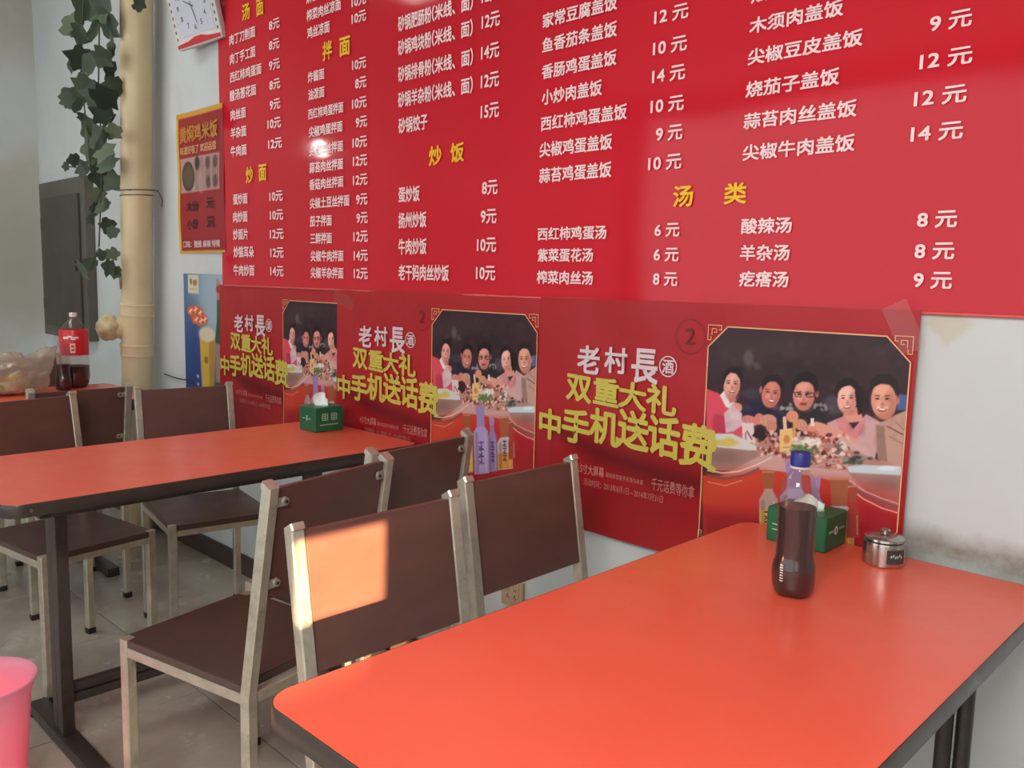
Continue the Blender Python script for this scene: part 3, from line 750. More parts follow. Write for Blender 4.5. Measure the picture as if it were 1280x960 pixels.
    for cx in (402, 556, 690, 835):
        for k, cy in enumerate((1045, 1105, 1165)):
            q_ = 22 if cx != 556 else 30
            col = (40, 22, 24) if cx < 500 else (70, 44, 88)
            p.line([(cx-q_, cy-q_), (cx+q_, cy-q_)], 9, col); p.line([(cx, cy-q_*1.3), (cx, cy+q_)], 9, col); p.line([(cx-q_, cy+4), (cx+q_, cy+q_)], 8, col); p.line([(cx-q_, cy+q_), (cx+q_*.5, cy)], 7, col)
    return p.c
cut = 0.046
def photo_mask(X, Z):
    t1 = (X + (PHH-Z)) > cut; t2 = ((PHW-X) + (PHH-Z)) > cut
    return t1 & t2
me_photo = painted_mesh('group_photo_print', PHW, PHH, 270, 310, photo_fn, M_poster, None, photo_mask)

def strip_mesh(name, segs, w):
    bm = bmesh.new()
    for (x0, z0, x1, z1) in segs:
        d = Vector((x1-x0, 0, z1-z0)).normalized(); n = Vector((-d.z, 0, d.x))*(w/2); e = d*(w/2)
        a, b = Vector((x0, 0, z0))-e, Vector((x1, 0, z1))+e
        bm.faces.new([bm.verts.new(q) for q in (a-n, b-n, b+n, a+n)])
    me = bm_mesh(name, bm); 
    return me
# photo frame with cut corners and key-pattern corner ornaments (local to the photo's bottom-left)
g = 0.002
frame = [(-g, 0.02, -g, PHH-cut), (-g, PHH-cut, cut, PHH+g), (cut, PHH+g, PHW-cut, PHH+g), (PHW-cut, PHH+g, PHW+g, PHH-cut), (PHW+g, PHH-cut, PHW+g, 0.02)]
key = [(0, 0, .034, 0), (0, 0, 0, -.034), (.010, -.008, .010, -.022), (.010, -.008, .022, -.008), (.022, -.008, .022, -.016), (.016, -.016, .022, -.016), (.034, 0, .034, -.010), (0, -.034, .008, -.034), (.008, -.034, .008, -.026), (.028, -.010, .034, -.010)]
orn = []
for a in key:
    orn.append((a[0]-0.004, PHH+0.004+a[1], a[2]-0.004, PHH+0.004+a[3]))
    orn.append((PHW+0.004-a[0], PHH+0.004+a[1], PHW+0.004-a[2], PHH+0.004+a[3]))
    orn.append((a[0]-0.004, 0.0-a[1], a[2]-0.004, 0.0-a[3]))
    orn.append((PHW+0.004-a[0], 0.0-a[1], PHW+0.004-a[2], 0.0-a[3]))
me_frame = strip_mesh('photo_frame_print', frame, 0.0028); me_orn = strip_mesh('corner_ornament_print', orn, 0.0019)

def ring_mesh(name, r0, r1, seg=32):
    bm = bmesh.new(); a = [bm.verts.new((r0*math.cos(2*math.pi*k/seg), 0, r0*math.sin(2*math.pi*k/seg))) for k in range(seg)]
    b = [bm.verts.new((r1*math.cos(2*math.pi*k/seg), 0, r1*math.sin(2*math.pi*k/seg))) for k in range(seg)]
    for k in range(seg): bm.faces.new((a[k], a[(k+1) % seg], b[(k+1) % seg], b[k]))
    return bm_mesh(name, bm)
me_ring = ring_mesh('r', 0.0225, 0.0255)
me_ring_pen = ring_mesh('r', 0.0395, 0.0407)
def build_poster(x0, label, y, pen, first):
    t = empty('liquor_poster', (x0, y, PZ0)); tag(t, label, 'poster', 'three red liquor posters in a row')
    link('paper_sheet', me_sheet, None, t)
    ph = link('group_photo_print', me_photo, None, t, (PHX0-PX0, -0.0052, PHZ0-PZ0))
    link('photo_frame_print', me_frame, M_pale_gold, t, (PHX0-PX0, -0.0056, PHZ0-PZ0))
    link('corner_ornament_print', me_orn, M_pale_gold, t, (PHX0-PX0, -0.0054, PHZ0-PZ0))
    def ch(nm, s, xa, za, xb, zb, mat, shear=0, bold=.03, yy=-0.006):
        text(nm, s, xa-PX0, (za+zb)/2-PZ0, xb-xa, za-zb, mat, t, y=yy, bold=bold, shear=shear)
    ch('title_character', '老', -1.420, 1.116, -1.345, 1.043, M_offwhite, 0, .022)
    ch('title_character', '村', -1.330, 1.118, -1.258, 1.052, M_offwhite, 0, .022)
    ch('title_character', '長', -1.245, 1.121, -1.165, 1.035, M_offwhite, 0, .022)
    link('title_ring', me_ring, M_offwhite, t, (-1.1375-PX0, -0.006, 1.083-PZ0))
    ch('title_character', '酒', -1.154, 1.100, -1.121, 1.066, M_offwhite, 0, .02)
    big = [('双', -1.455, 1.037, -1.368, 0.966), ('重', -1.363, 1.038, -1.279, 0.966), ('大', -1.281, 1.036, -1.195, 0.966), ('礼', -1.197, 1.037, -1.108, 0.964),
           ('中', -1.549, 0.936, -1.470, 0.850), ('手', -1.466, 0.947, -1.368, 0.853), ('机', -1.371, 0.957, -1.273, 0.864), ('送', -1.281, 0.965, -1.182, 0.866), ('话', -1.187, 0.964, -1.094, 0.862), ('费', -1.096, 0.956, -0.993, 0.850)]
    for s, a, b, c, d in big:
        if s == '费': yy = -0.0066
        else: yy = -0.0062
        ch('slogan_character', s, a, b, c, d, M_gold_print, -0.05, .030, yy)
    ch('small_print', '4.5寸大屏幕', -1.412, 0.805, -1.318, 0.778, M_pinkprint, 0, .01)
    ch('small_print', '最新款智能手机等你来拿', -1.312, 0.795, -1.195, 0.782, M_pinkprint, 0, 0)
    ch('small_print', '千元话费等你拿', -1.170, 0.807, -1.048, 0.776, M_pinkprint, 0, .005)
    ch('small_print', '活动时间：2013年8月1日—2014年7月31日', -1.385, 0.767, -1.135, 0.748, M_pinkprint, 0, 0)
    if pen:
        link('pen_circle', me_ring_pen, M_pen, t, (-1.081-PX0, -0.006, 1.158-PZ0))
        ch('pen_number', pen, -1.094, 1.178, -1.070, 1.140, M_pen, 0, -0.01)
    return t
build_poster(PX0-1.885, 'red liquor poster farthest left, beside the blue beer poster, behind the green tissue box', -0.0030, None, True)
build_poster(PX0-0.987, 'middle red liquor poster, its printed bottles showing above the chair backs', -0.0100, '2', False)
build_poster(PX0, 'red liquor poster nearest the bare white wall, its photo behind the cola bottle', -0.0168, '2', False)

# clear tape pieces over the poster corners
def tape(x, z, w, h, ry, y, label):
    bm = bmesh.new(); n = 6
    v = [[bm.verts.new((w*(i/n-.5), -0.0015*noise.noise(Vector((i*1.1+x*9, j*1.3, 0))), h*(j/2-.5))) for j in range(3)] for i in range(n+1)]
    for i in range(n):
        for j in range(2): bm.faces.new((v[i][j], v[i+1][j], v[i+1][j+1], v[i][j+1]))
    o = link('clear_tape', bm_mesh('clear_tape', bm, True), M_tape, None, (x, y, z), (0, ry, 0))
    tag(o, label, 'tape')
tape(-0.60, 1.205, 0.10, 0.05, 1.1, -0.0285, 'clear tape over the top right corner of the rightmost red poster')
tape(-2.49, 1.20, 0.12, 0.045, 0.25, -0.0215, 'clear tape over the joint of the left and middle red posters')

# rice dish poster and beer poster at the left
def rice_fn(X, Z):
    p = Paint(X, Z, (150, 30, 38)); W, H = 0.50, 0.60
    p.poly([(-1, -1), (0.022, -1), (0.022, 2), (-1, 2)], (214, 178, 60), .006); p.poly([(-1, H-0.012), (2, H-0.012), (2, 2), (-1, 2)], (204, 150, 50), .006); p.poly([(-1, -1), (2, -1), (2, 0.01), (-1, 0.01)], (206, 160, 60), .006)
    p.poly([(0.03, 0.265), (0.40, 0.265), (0.40, 0.415), (0.03, 0.415)], (176, 140, 132), .004)
    p.ell(0.105, 0.335, 0.062, 0.064, (62, 52, 46), 0, .006); p.ell(0.105, 0.335, 0.05, 0.052, (88, 76, 58), 0, .01)
    for a, b in ((0.17, 0.26), (0.27, 0.325), (0.335, 0.395)):
        p.poly([(a, .272), (b, .272), (b, .408), (a, .408)], (150, 120, 116), .004)
    p.ell(.20, .385, .022, .03, (60, 50, 50), 0, .01); p.ell(.225, .31, .03, .05, (168, 140, 134), 0, .02)
    for zz in (.30, .38):
        for xx in (.298, .365): p.ell(xx, zz, .02, .026, (92, 66, 62), 0, .01)
    return p.c
M_dull_gold = plain('dull_gold_print', (190, 128, 52), 0.4)
rp = empty('rice_dish_poster', (-3.815, -0.004, 1.372)); tag(rp, 'small red and yellow rice dish poster on the white wall beside the drainpipe', 'poster')
link('paper_sheet', painted_mesh('paper_sheet', 0.44, 0.61, 150, 200, rice_fn, M_matte_poster, lambda X, Z: -0.001-0.004*np.sin(Z*9+X*5)**2), None, rp)
text('poster_heading', '黄焖鸡米饭', 0.035, 0.515, 0.36, 0.072, M_dull_gold, rp, y=-0.0065, bold=.025)
text('poster_subheading', '味道好极了 欢迎品尝', 0.04, 0.447, 0.34, 0.036, M_pale_gold, rp, y=-0.0065, bold=.01)
text('poster_price', '大份', 0.09, 0.205, 0.11, 0.045, M_black, rp, y=-0.0065, bold=.02); text('poster_price', '元', 0.28, 0.210, 0.07, 0.045, M_black, rp, y=-0.0065, bold=.02)
text('poster_price', '小份', 0.09, 0.125, 0.11, 0.045, M_black, rp, y=-0.0065, bold=.02); text('poster_price', '元', 0.28, 0.130, 0.07, 0.045, M_black, rp, y=-0.0065, bold=.02)
text('poster_footer', '口味：微辣 麻辣 特辣', 0.05, 0.038, 0.35, 0.032, M_offwhite, rp, y=-0.0065, bold=.02)
def beer_fn(X, Z):
    p = Paint(X, Z, (44, 74, 126)); W, H = 0.40, 0.80
    t = np.clip(Z/H, 0, 1)[:, None]; p.c = np.array([40, 62, 108])*(1-t)+np.array([88, 120, 158])*t
    p.ell(0.30, 0.70, 0.18, 0.25, (150, 172, 186), 0, 0.2); p.ell(0.1, 0.35, 0.12, 0.25, (36, 66, 128), 0, 0.1)
    p.poly([(.045, .712), (.15, .712), (.15, .795), (.045, .795)], (206, 200, 180), .004); p.ell(.115, .76, .022, .014, (170, 120, 50), 0, .006); p.ell(.075, .765, .012, .014, (120, 110, 100), 0, .005); p.line([(.06, .732), (.135, .732)], .006, (190, 170, 130), .004)
    for x, z in ((.065, .632), (.115, .640), (.16, .628), (.105, .598), (.15, .590), (.20, .600)): p.ell(x, z, .034, .022, (206, 96, 50), 0, .008)
    for x, z in ((.065, .632), (.115, .640), (.16, .628), (.12, .596), (.165, .592), (.205, .600)): p.line([(x-.014, z-.004), (x+.016, z+.006)], .008, (236, 206, 192), .004); p.line([(x, z-.012), (x+.002, z+.012)], .006, (236, 206, 192), .004)
    p.poly([(.165, .24), (.275, .24), (.295, .52), (.15, .52)], (196, 162, 70), .006); p.poly([(.235, .24), (.275, .24), (.295, .52), (.24, .52)], (166, 128, 52), .012); p.ell(.21, .42, .02, .016, (150, 108, 40), 0, .006)
    p.ell(.222, .535, .078, .034, (206, 194, 170), 0, .012); p.poly([(.17, .06), (.275, .06), (.275, .24), (.17, .24)], (150, 146, 124), .01); p.poly([(.19, .06), (.21, .06), (.21, .24), (.19, .24)], (186, 184, 170), .01)
    p.poly([(.30, .05), (.37, .05), (.37, .52), (.352, .60), (.348, .70), (.322, .70), (.318, .60), (.30, .52)], (34, 84, 58), .008); p.poly([(.30, .33), (.37, .33), (.37, .50), (.30, .50)], (150, 120, 110), .008)
    p.poly([(.32, .69), (.35, .69), (.35, .78), (.32, .78)], (176, 130, 120), .006); p.ell(.335, .735, .02, .016, (150, 60, 60), 0, .008)
    for k in range(6): p.ell(.125, .16+k*.036, .012, .009, (160, 176, 196), 0, .006)
    return p.c
bp = empty('beer_poster', (-3.792, -0.0015, 0.48)); tag(bp, 'blue beer poster with a full glass and green bottle, behind the far chair', 'poster')
link('paper_sheet', painted_mesh('paper_sheet', 0.40, 0.80, 110, 200, beer_fn, M_matte_poster), None, bp)
# ------------------------------------------------------------------ tables
def rrect(x0, y0, x1, y1, r, n=8):
    pts = []
    for cx, cy, a0 in ((x1-r, y1-r, 0), (x0+r, y1-r, 90), (x0+r, y0+r, 180), (x1-r, y0+r, 270)):
        for k in range(n+1):
            a = math.radians(a0+90*k/n); pts.append((cx+r*math.cos(a), cy+r*math.sin(a)))
    return pts
def prism(bm, pts, z0, z1):
    a = [bm.verts.new((x, y, z0)) for x, y in pts]; b = [bm.verts.new((x, y, z1)) for x, y in pts]
    n = len(pts)
    bm.faces.new(a[::-1]); bm.faces.new(b)
    for k in range(n): bm.faces.new((a[k], a[(k+1) % n], b[(k+1) % n], b[k]))
def table(name, label, x0, y0, x1, y1, zt, legs='T', post_x=None):
    t = empty(name, ((x0+x1)/2, (y0+y1)/2, 0)); tag(t, label, 'table')
    hx, hy = (x1-x0)/2, (y1-y0)/2
    bm = bmesh.new(); prism(bm, rrect(-hx+.003, -hy+.003, hx-.003, hy-.003, .042), zt-0.027, zt)
    link('tabletop', bm_mesh('tabletop', bm, True, 40), M_top, t)
    # edge band: a ring with rounded outer profile
    bm = bmesh.new(); rings = []
    prof = [(.003, -.0005), (.0012, -.0003), (0, -.003), (0, -.028), (.002, -.031), (.012, -.031), (.012, -.0275)]
    for ins, dz in prof:
        rings.append([bm.verts.new((x, y, zt+dz)) for x, y in rrect(-hx+ins, -hy+ins, hx-ins, hy-ins, .045-ins)])
    for a, b in zip(rings, rings[1:]):
        for k in range(len(a)): bm.faces.new((a[k], a[(k+1) % len(a)], b[(k+1) % len(a)], b[k]))
    link('edge_band', bm_mesh('edge_band', bm, True, 50), M_edge, t)
    for sx, sy in ((-1, -1), (1, -1)):
        s = lathe_obj('edge_screw', [(0, .0015), (.0045, .0015), (.005, 0)], M_steel, t, 10, (sx*(hx+.0002), sy*(hy-.055), zt-.016), (0, sx*math.pi/2, 0))
    # steel frame under the top
    bm = bmesh.new(); z = zt-.031
    for sy in (-1, 1): add_box(bm, (-hx+.06, sy*(hy-.10)-.0125, z-.025), (hx-.06, sy*(hy-.10)+.0125, z), .002)
    for sx in (-1, 1): add_box(bm, (sx*(hx-.072)-.0125, -hy+.115, z-.025), (sx*(hx-.072)+.0125, hy-.115, z), .002)
    link('under_frame', bm_mesh('under_frame', bm, True, 40), M_dark_metal, t)
    if legs == 'T':
        for sy in (-1, 1):
            yy = sy*(hy-.20)
            bm = bmesh.new(); add_box(bm, (-.056, yy-.016, .035), (-.0185, yy+.016, zt-.032), .005, seg=3); add_box(bm, (-.018, yy-.016, .035), (.0195, yy+.016, zt-.032), .005, seg=3)
            link('post', bm_mesh('post', bm, True, 40), M_dark_metal, t)
            box('foot_bar', (-.25, yy-.025, .004), (.24, yy+.025, .036), M_dark_metal, t, .005)
            for sx in (-.235, .225): box('foot_cap', (sx-.016, yy-.026, 0), (sx+.016, yy+.026, .0045), M_black, t, .001)
        bm = bmesh.new(); add_box(bm, (-.027, -hy+.213, .142), (-.003, hy-.213, .166), .003); add_box(bm, (-.027, -hy+.213, .112), (-.003, hy-.213, .136), .003)
        link('stretcher', bm_mesh('stretcher', bm, True, 40), M_dark_metal, t)
    else:
        for sx in (-1, 1):
            for sy in (-1, 1):
                bm = bmesh.new(); xx, yy = sx*(hx-.07), sy*(hy-.27)
                round_tube(bm, [(xx-.011, yy-.008, .006), (xx-.011, yy-.008, zt-.032)], .0125, 14); round_tube(bm, [(xx+.013, yy+.008, .006), (xx+.013, yy+.008, zt-.032)], .0125, 14)
                lg = link('leg', bm_mesh('leg', bm, True, 40), M_dark_metal, t)
                lathe_obj('foot_cap', [(0, 0), (.03, 0), (.03, .008), (0, .008)], M_black, lg, 16, (xx, yy, 0))
    return t
table('dining_table', 'orange-red dining table nearest the camera, with the cola bottle on it', -0.91, -1.225, -0.31, -0.025, 0.757, 'four')
table('dining_table', 'orange-red dining table in the middle, a green tissue box at its wall end', -2.652, -1.205, -2.052, -0.012-0.014, 0.757)
table('dining_table', 'red table at the far left by the drainpipe, carrying bottles and a plastic bag', -4.14, -1.42, -3.54, -0.22, 0.757)

# ------------------------------------------------------------------ chairs
def chair_meshes():
    R = {}
    hw = .1675; LF = .395
    lean = lambda z: -.07*max(0, z-.44)/.43
    for s, nm in ((-1, 'a'), (1, 'b')):
        bm = bmesh.new(); tube_path(bm, [(0, s*hw, .006), (0, s*hw, .44), (-.07, s*hw, .872)], .025, .025, .0025)
        R['post'+nm] = bm_mesh('rear_post', bm, True, 35)
        bm = bmesh.new(); tube_path(bm, [(LF, s*hw, .006), (LF, s*hw, .461)], .025, .025, .0025)
        R['leg'+nm] = bm_mesh('front_leg', bm, True, 35)
        bm = bmesh.new(); add_box(bm, (-.0135, s*hw-.0135, 0), (.0135, s*hw+.0135, .022), .003)
        R['rfoot'+nm] = bm_mesh('rubber_foot', bm, True, 40)
        bm = bmesh.new(); add_box(bm, (LF-.0135, s*hw-.0135, 0), (LF+.0135, s*hw+.0135, .022), .003)
        R['ffoot'+nm] = bm_mesh('rubber_foot', bm, True, 40)
        bm = bmesh.new(); tube_path(bm, [(-.064, s*hw, .866), (-.0705, s*hw, .8765)], .0265, .0265, .003)
        R['cap'+nm] = bm_mesh('tube_cap', bm, True, 40)
        bm = bmesh.new(); tube_path(bm, [(.013, s*hw, .432), (LF-.013, s*hw, .432)], .02, .022, .002)
        R['rail'+nm] = bm_mesh('side_rail', bm, True, 40)
        for k, z in enumerate((.838, .672)):
            bm = bmesh.new(); x = lean(z)-.0075
            add_box(bm, (x-.0015, min(s*(hw-.012), s*(hw-.036)), z-.009), (x+.0015, max(s*(hw-.012), s*(hw-.036)), z+.009), .001)
            r = bmesh.ops.create_cone(bm, cap_ends=True, segments=14, radius1=.0085, radius2=.0075, depth=.005)
            for v in r['verts']: v.co = Matrix.Rotation(-math.pi/2, 3, 'Y') @ v.co + Vector((x-.003, s*(hw-.032), z))
            R['br%s%d' % (nm, k)] = bm_mesh('bracket', bm, True, 40)
            bm = bmesh.new(); r = bmesh.ops.create_cone(bm, cap_ends=True, segments=10, radius1=.0035, radius2=.0035, depth=.002)
            for v in r['verts']: v.co = Matrix.Rotation(-math.pi/2, 3, 'Y') @ v.co + Vector((x-.0062, s*(hw-.032), z))
            R['bolt%s%d' % (nm, k)] = bm_mesh('bolt', bm, False)
    bm = bmesh.new(); tube_path(bm, [(LF, -hw+.013, .432), (LF, hw-.013, .432)], .02, .022, .002, Vector((1, 0, 0)))
    R['front_rail'] = bm_mesh('front_rail', bm, True, 40)
    bm = bmesh.new(); tube_path(bm, [(0, -hw+.013, .432), (0, hw-.013, .432)], .02, .022, .002, Vector((1, 0, 0)))
    R['rear_rail'] = bm_mesh('rear_rail', bm, True, 40)
    bm = bmesh.new(); w = hw+.008; n_ = .0215; xf = LF+.016
    pts = [(.014, -w+.0), (LF-.014, -w), (LF-.014, -w+n_), (xf, -w+n_), (xf, w-n_), (LF-.014, w-n_), (LF-.014, w), (.014, w)]
    prism(bm, pts, .4435, .4615)
    bmesh.ops.bevel(bm, geom=[e for e in bm.edges if abs(e.verts[0].co.z-e.verts[1].co.z) < 1e-6 and e.verts[0].co.z > .45], offset=.002, segments=2, affect='EDGES')
    R['seat'] = bm_mesh('seat', bm, True, 40)
    bm = bmesh.new(); z0, z1 = .638, .866; yb = hw-.0135
    v = [bm.verts.new((lean(z)+.004+dx, y, z)) for dx in (-.008, .008) for z in (z0, z1) for y in (-yb, yb)]
    for f in ((0, 1, 3, 2), (4, 6, 7, 5), (0, 4, 5, 1), (2, 3, 7, 6), (0, 2, 6, 4), (1, 5, 7, 3)): bm.faces.new([v[i] for i in f])
    bmesh.ops.bevel(bm, geom=bm.edges[:], offset=.0015, segments=2, affect='EDGES')
    R['back'] = bm_mesh('backrest', bm, True, 40)
    return R
CM = chair_meshes()
def make_chair():
    t = empty('dining_chair')
    for nm in 'ab':
        p = link('rear_post', CM['post'+nm], M_metal, t); link('rubber_foot', CM['rfoot'+nm], M_black, p); link('tube_cap', CM['cap'+nm], M_metal, p)
        q = link('front_leg', CM['leg'+nm], M_metal, t); link('rubber_foot', CM['ffoot'+nm], M_black, q)
        link('side_rail', CM['rail'+nm], M_metal, t)
        for k in (0, 1):
            b = link('bracket', CM['br%s%d' % (nm, k)], M_metal, t); link('bolt', CM['bolt%s%d' % (nm, k)], M_dark_metal, b)
    link('front_rail', CM['front_rail'], M_metal, t); link('rear_rail', CM['rear_rail'], M_metal, t)
    link('seat', CM['seat'], M_seat, t); link('backrest', CM['back'], M_back, t)
    return t
spots = [
    (-1.105, -0.845, 0, 1.0, 'steel and brown board chair at the near table, sunlit patch on its backrest'),
    (-1.172, -0.412, 1, 1.0, 'steel and brown board chair at the near table, closest to the wall socket'),
    (-1.515, -0.772, 192.5, 1.01, 'brown board chair turned aslant to the middle table, its whole seat in view'),
    (-1.640, -0.426, 187, 1.01, 'brown board chair at the middle table, close to the wall, back turned to us'),
    (-3.045, -0.862, 9, 0.978, 'brown board chair cut by the left photo edge, behind the middle table'),
    (-3.05, -0.325, -10, 0.978, 'brown board chair under the blue beer poster, on the far side of the middle table'),
    (-3.33, -0.635, 180, 0.978, 'reddish brown chair facing the far table, seen between two nearer chair backs'),
    (-4.40, -0.50, 0, 1.0, 'brown chair beyond the far table, only its back showing above the plastic bag'),
]
proto = make_chair()
for i, (x, y, a, zs, lb) in enumerate(spots):
    o = proto if i == 0 else copy_tree(proto)
    o.location = (x, y, 0); o.scale = (1, 1, zs); o.rotation_euler.z = math.radians(a)
    tag(o, lb, 'chair', 'steel and brown board dining chairs')

# ------------------------------------------------------------------ things on the near table
ZT = 0.757
def lobed(bm, z_lim, n=5, depth=.12):
    for v in bm.verts:
        if v.co.z < z_lim:
            a = math.atan2(v.co.y, v.co.x); k = 1-v.co.z/z_lim
            f = 1-depth*k*(0.5+0.5*math.cos(n*a)); v.co.x *= f; v.co.y *= f
b = empty('cola_bottle', (-0.6235, -0.384, ZT)); tag(b, 'clear plastic bottle of dark cola with a blue cap on the near table', 'bottle')
prof = [(0, .006), (.012, .004), (.024, .0005), (.031, .003), (.0352, .010), (.0362, .022), (.0362, .040), (.0355, .052), (.0325, .062), (.0312, .070), (.0310, .10), (.0312, .13), (.0316, .155), (.0318, .170), (.0305, .182), (.0270, .195), (.0215, .206), (.0160, .213), (.0132, .218), (.0130, .226)]
bm = lathe(prof, 60); lobed(bm, .03)
link('bottle_shell', bm_mesh('bottle_shell', bm, True, 60), M_pet, b)
lp = [(0, .0075), (.012, .0055), (.024, .002), (.0303, .0045), (.0342, .011), (.0352, .022), (.0352, .040), (.0345, .052), (.0316, .062), (.0303, .070), (.0301, .10), (.0303, .13), (.0304, .150), (.0304, .1535), (0, .1535)]
bm = lathe(lp, 60); lobed(bm, .03)
link('cola', bm_mesh('cola', bm, True, 60), M_liquid, b)
lathe_obj('neck_ring', [(.0132, .219), (.0158, .2195), (.0158, .222), (.0132, .2225)], M_whiteplastic, b, 32)
bm = lathe([(.0135, .2235), (.0158, .2235), (.0160, .2275), (.0160, .243), (.0150, .2462), (0, .2470)], 48)
for v in bm.verts:
    if .226 < v.co.z < .244:
        a = math.atan2(v.co.y, v.co.x); f = 1+.02*math.copysign(1, math.sin(24*a)); v.co.x *= f; v.co.y *= f
link('cap', bm_mesh('cap', bm, True, 35), M_blue, b)
bm = bmesh.new()
for k in range(7):
    add_box(bm, (-.0015, -.0372, .030+k*.0045), (.004, -.0358, .0318+k*.0045), 0)
link('embossed_marks', bm_mesh('embossed_marks', bm), M_whiteplastic, b, None, (0, 0, math.radians(-8)))

def tissue_box(label, x, y, w, d, h, wide_text):
    t = empty('tissue_box', (x, y, ZT)); tag(t, label, 'tissue box')
    bm = bmesh.new(); add_box(bm, (-w/2, -d/2, 0), (w/2, d/2, h), .006, seg=3)
    link('carton', bm_mesh('carton', bm, True, 40), M_green, t)
    bm = bmesh.new(); prism(bm, [(w*.28*math.cos(2*math.pi*k/20), d*.20*math.sin(2*math.pi*k/20)) for k in range(20)], h+.0002, h+.0008)
    link('opening', bm_mesh('opening', bm), M_card, t)
    # pulled-up tissue
    bm = bmesh.new(); n = 10; mrows = 6; vs = []
    for i in range(n+1):
        u = i/n-.5; row = []
        for j in range(mrows+1):
            q = j/mrows
            spread = .020+.022*math.sin(math.pi*(.15+.6*q))*(1-.35*q)
            row.append(bm.verts.new((u*1.6*spread - .004*q + .012*q*q, .010*math.sin(u*7+q*2)*(.4+q)+.004*noise.noise(Vector((u*5, q*4, 1))), h-.006+(.052 if wide_text else .034)*q*(1-.55*abs(u+.25)))))
        vs.append(row)
    for i in range(n):
        for j in range(mrows): bm.faces.new((vs[i][j], vs[i+1][j], vs[i+1][j+1], vs[i][j+1]))
    link('tissue', bm_mesh('tissue', bm, True), M_paper, t, None, (0, 0, math.radians(25)))
    # print on two sides
    bmf = {'x': bmesh.new(), 'y': bmesh.new()}
    def rect(face, u0, v0, u1, v1):
        bm = bmf[face]
        if face == 'x': q = [(w/2+.0004, u0, v0), (w/2+.0004, u1, v0), (w/2+.0004, u1, v1), (w/2+.0004, u0, v1)]
        else: q = [(u0, -d/2-.0004, v0), (u1, -d/2-.0004, v0), (u1, -d/2-.0004, v1), (u0, -d/2-.0004, v1)]
        bm.faces.new([bm.verts.new(p) for p in q])
    def glyph(face, c, z, s):
        t_ = s*.12
        for a in (-1, 1): rect(face, c+a*s/2-t_/2, z-s/2, c+a*s/2+t_/2, z+s/2)
        for a in (-.5, -.17, .17, .5): rect(face, c-s/2, z+a*s-t_/2, c+s/2, z+a*s+t_/2)
        rect(face, c-t_/2, z-s/2, c+t_/2, z+s/2)
    if wide_text:
        glyph('x', -.018, h*.60, .021); glyph('x', .018, h*.60, .021)
        for k in range(11): rect('x', -.036+k*.0066, h*.26, -.032+k*.0066, h*.26+.0045)
        rect('y', -.030, h*.5, -.010, h*.53); rect('y', .008, h*.5, .024, h*.53); rect('y', -.004, h*.42, .002, h*.64)
    else:
        for k in range(4): rect('x', -.036+k*.006, h*.50, -.0325+k*.006, h*.50+.006)
        for k in range(5): rect('x', .012+k*.005, h*.53, .0145+k*.005, h*.53+.004)
        rect('y', -.05, h*.35, -.02, h*.38); rect('y', -.05, h*.5, -.015, h*.53)
    link('end_print', bm_mesh('end_print', bmf['x']), M_card, t); link('side_print', bm_mesh('side_print', bmf['y']), M_card, t)
    if not wide_text:
        bm = bmesh.new(); a = [bm.verts.new((w/2+.0006, .0075*math.cos(2*math.pi*k/24)-.003, h*.54+.009*math.sin(2*math.pi*k/24))) for k in range(24)]; bm.faces.new(a)
        link('round_logo', bm_mesh('round_logo', bm), M_whiteplastic, t)
        bm = bmesh.new(); a = [bm.verts.new((w/2+.0008, .003*math.cos(2*math.pi*k/12)-.003, h*.54+.005*math.sin(2*math.pi*k/12))) for k in range(12)]; bm.faces.new(a)
        link('logo_mark', bm_mesh('logo_mark', bm), M_green, t)
    return t
tissue_box('green tissue box on the near table, behind the cola bottle', -0.744, -0.081, .126, .098, .072, False)
tissue_box('green tissue box with a tissue pulled up, on the middle table against the posters', -2.468, -0.127, .10, .112, .084, True)

j = empty('steel_jar', (-0.580, -0.098, ZT)); j.scale = (.93, .93, .96); tag(j, 'small round stainless steel jar with a knobbed lid beside the green tissue box', 'jar')
lathe_obj('jar_body', [(0, 0), (.037, 0), (.0405, .003), (.0410, .006), (.0405, .042), (.0395, .047), (.036, .049), (0, .049)], M_steel, j, 48)
lid = lathe_obj('lid', [(.0375, .0492), (.0392, .0502), (.0385, .0545), (.034, .058), (.02, .0605), (.008, .0612), (0, .0613)], M_steel, j, 48)
lathe_obj('knob', [(0, .061), (.005, .061), (.0045, .0645), (.0095, .066), (.010, .069), (.008, .0712), (0, .0718)], M_steel, lid, 24)
bm = bmesh.new(); n = 8
vs = [[bm.verts.new((.0412*math.cos(a), .0412*math.sin(a), z)) for z in (.010, .038)] for a in [math.radians(-62+56*k/n) for k in range(n+1)]]
for k in range(n): bm.faces.new((vs[k][0], vs[k+1][0], vs[k+1][1], vs[k][1]))
lb = link('dark_label', bm_mesh('dark_label', bm, True), plain('dark_label_print', (52, 56, 58), 0.4), j)
bm = bmesh.new()
for k in range(6):
    a = math.radians(-50+6.2*k); 
    p = Vector((.0415*math.cos(a), .0415*math.sin(a), .023+.002*math.sin(k*2))); tdir = Vector((-math.sin(a), math.cos(a), 0))
    bm.faces.new([bm.verts.new(q) for q in (p-tdir*.0015, p+tdir*.0015, p+tdir*.002+Vector((0, 0, .005)), p-tdir*.001+Vector((0, 0, .005)))])
link('label_writing', bm_mesh('label_writing', bm), M_card, j)

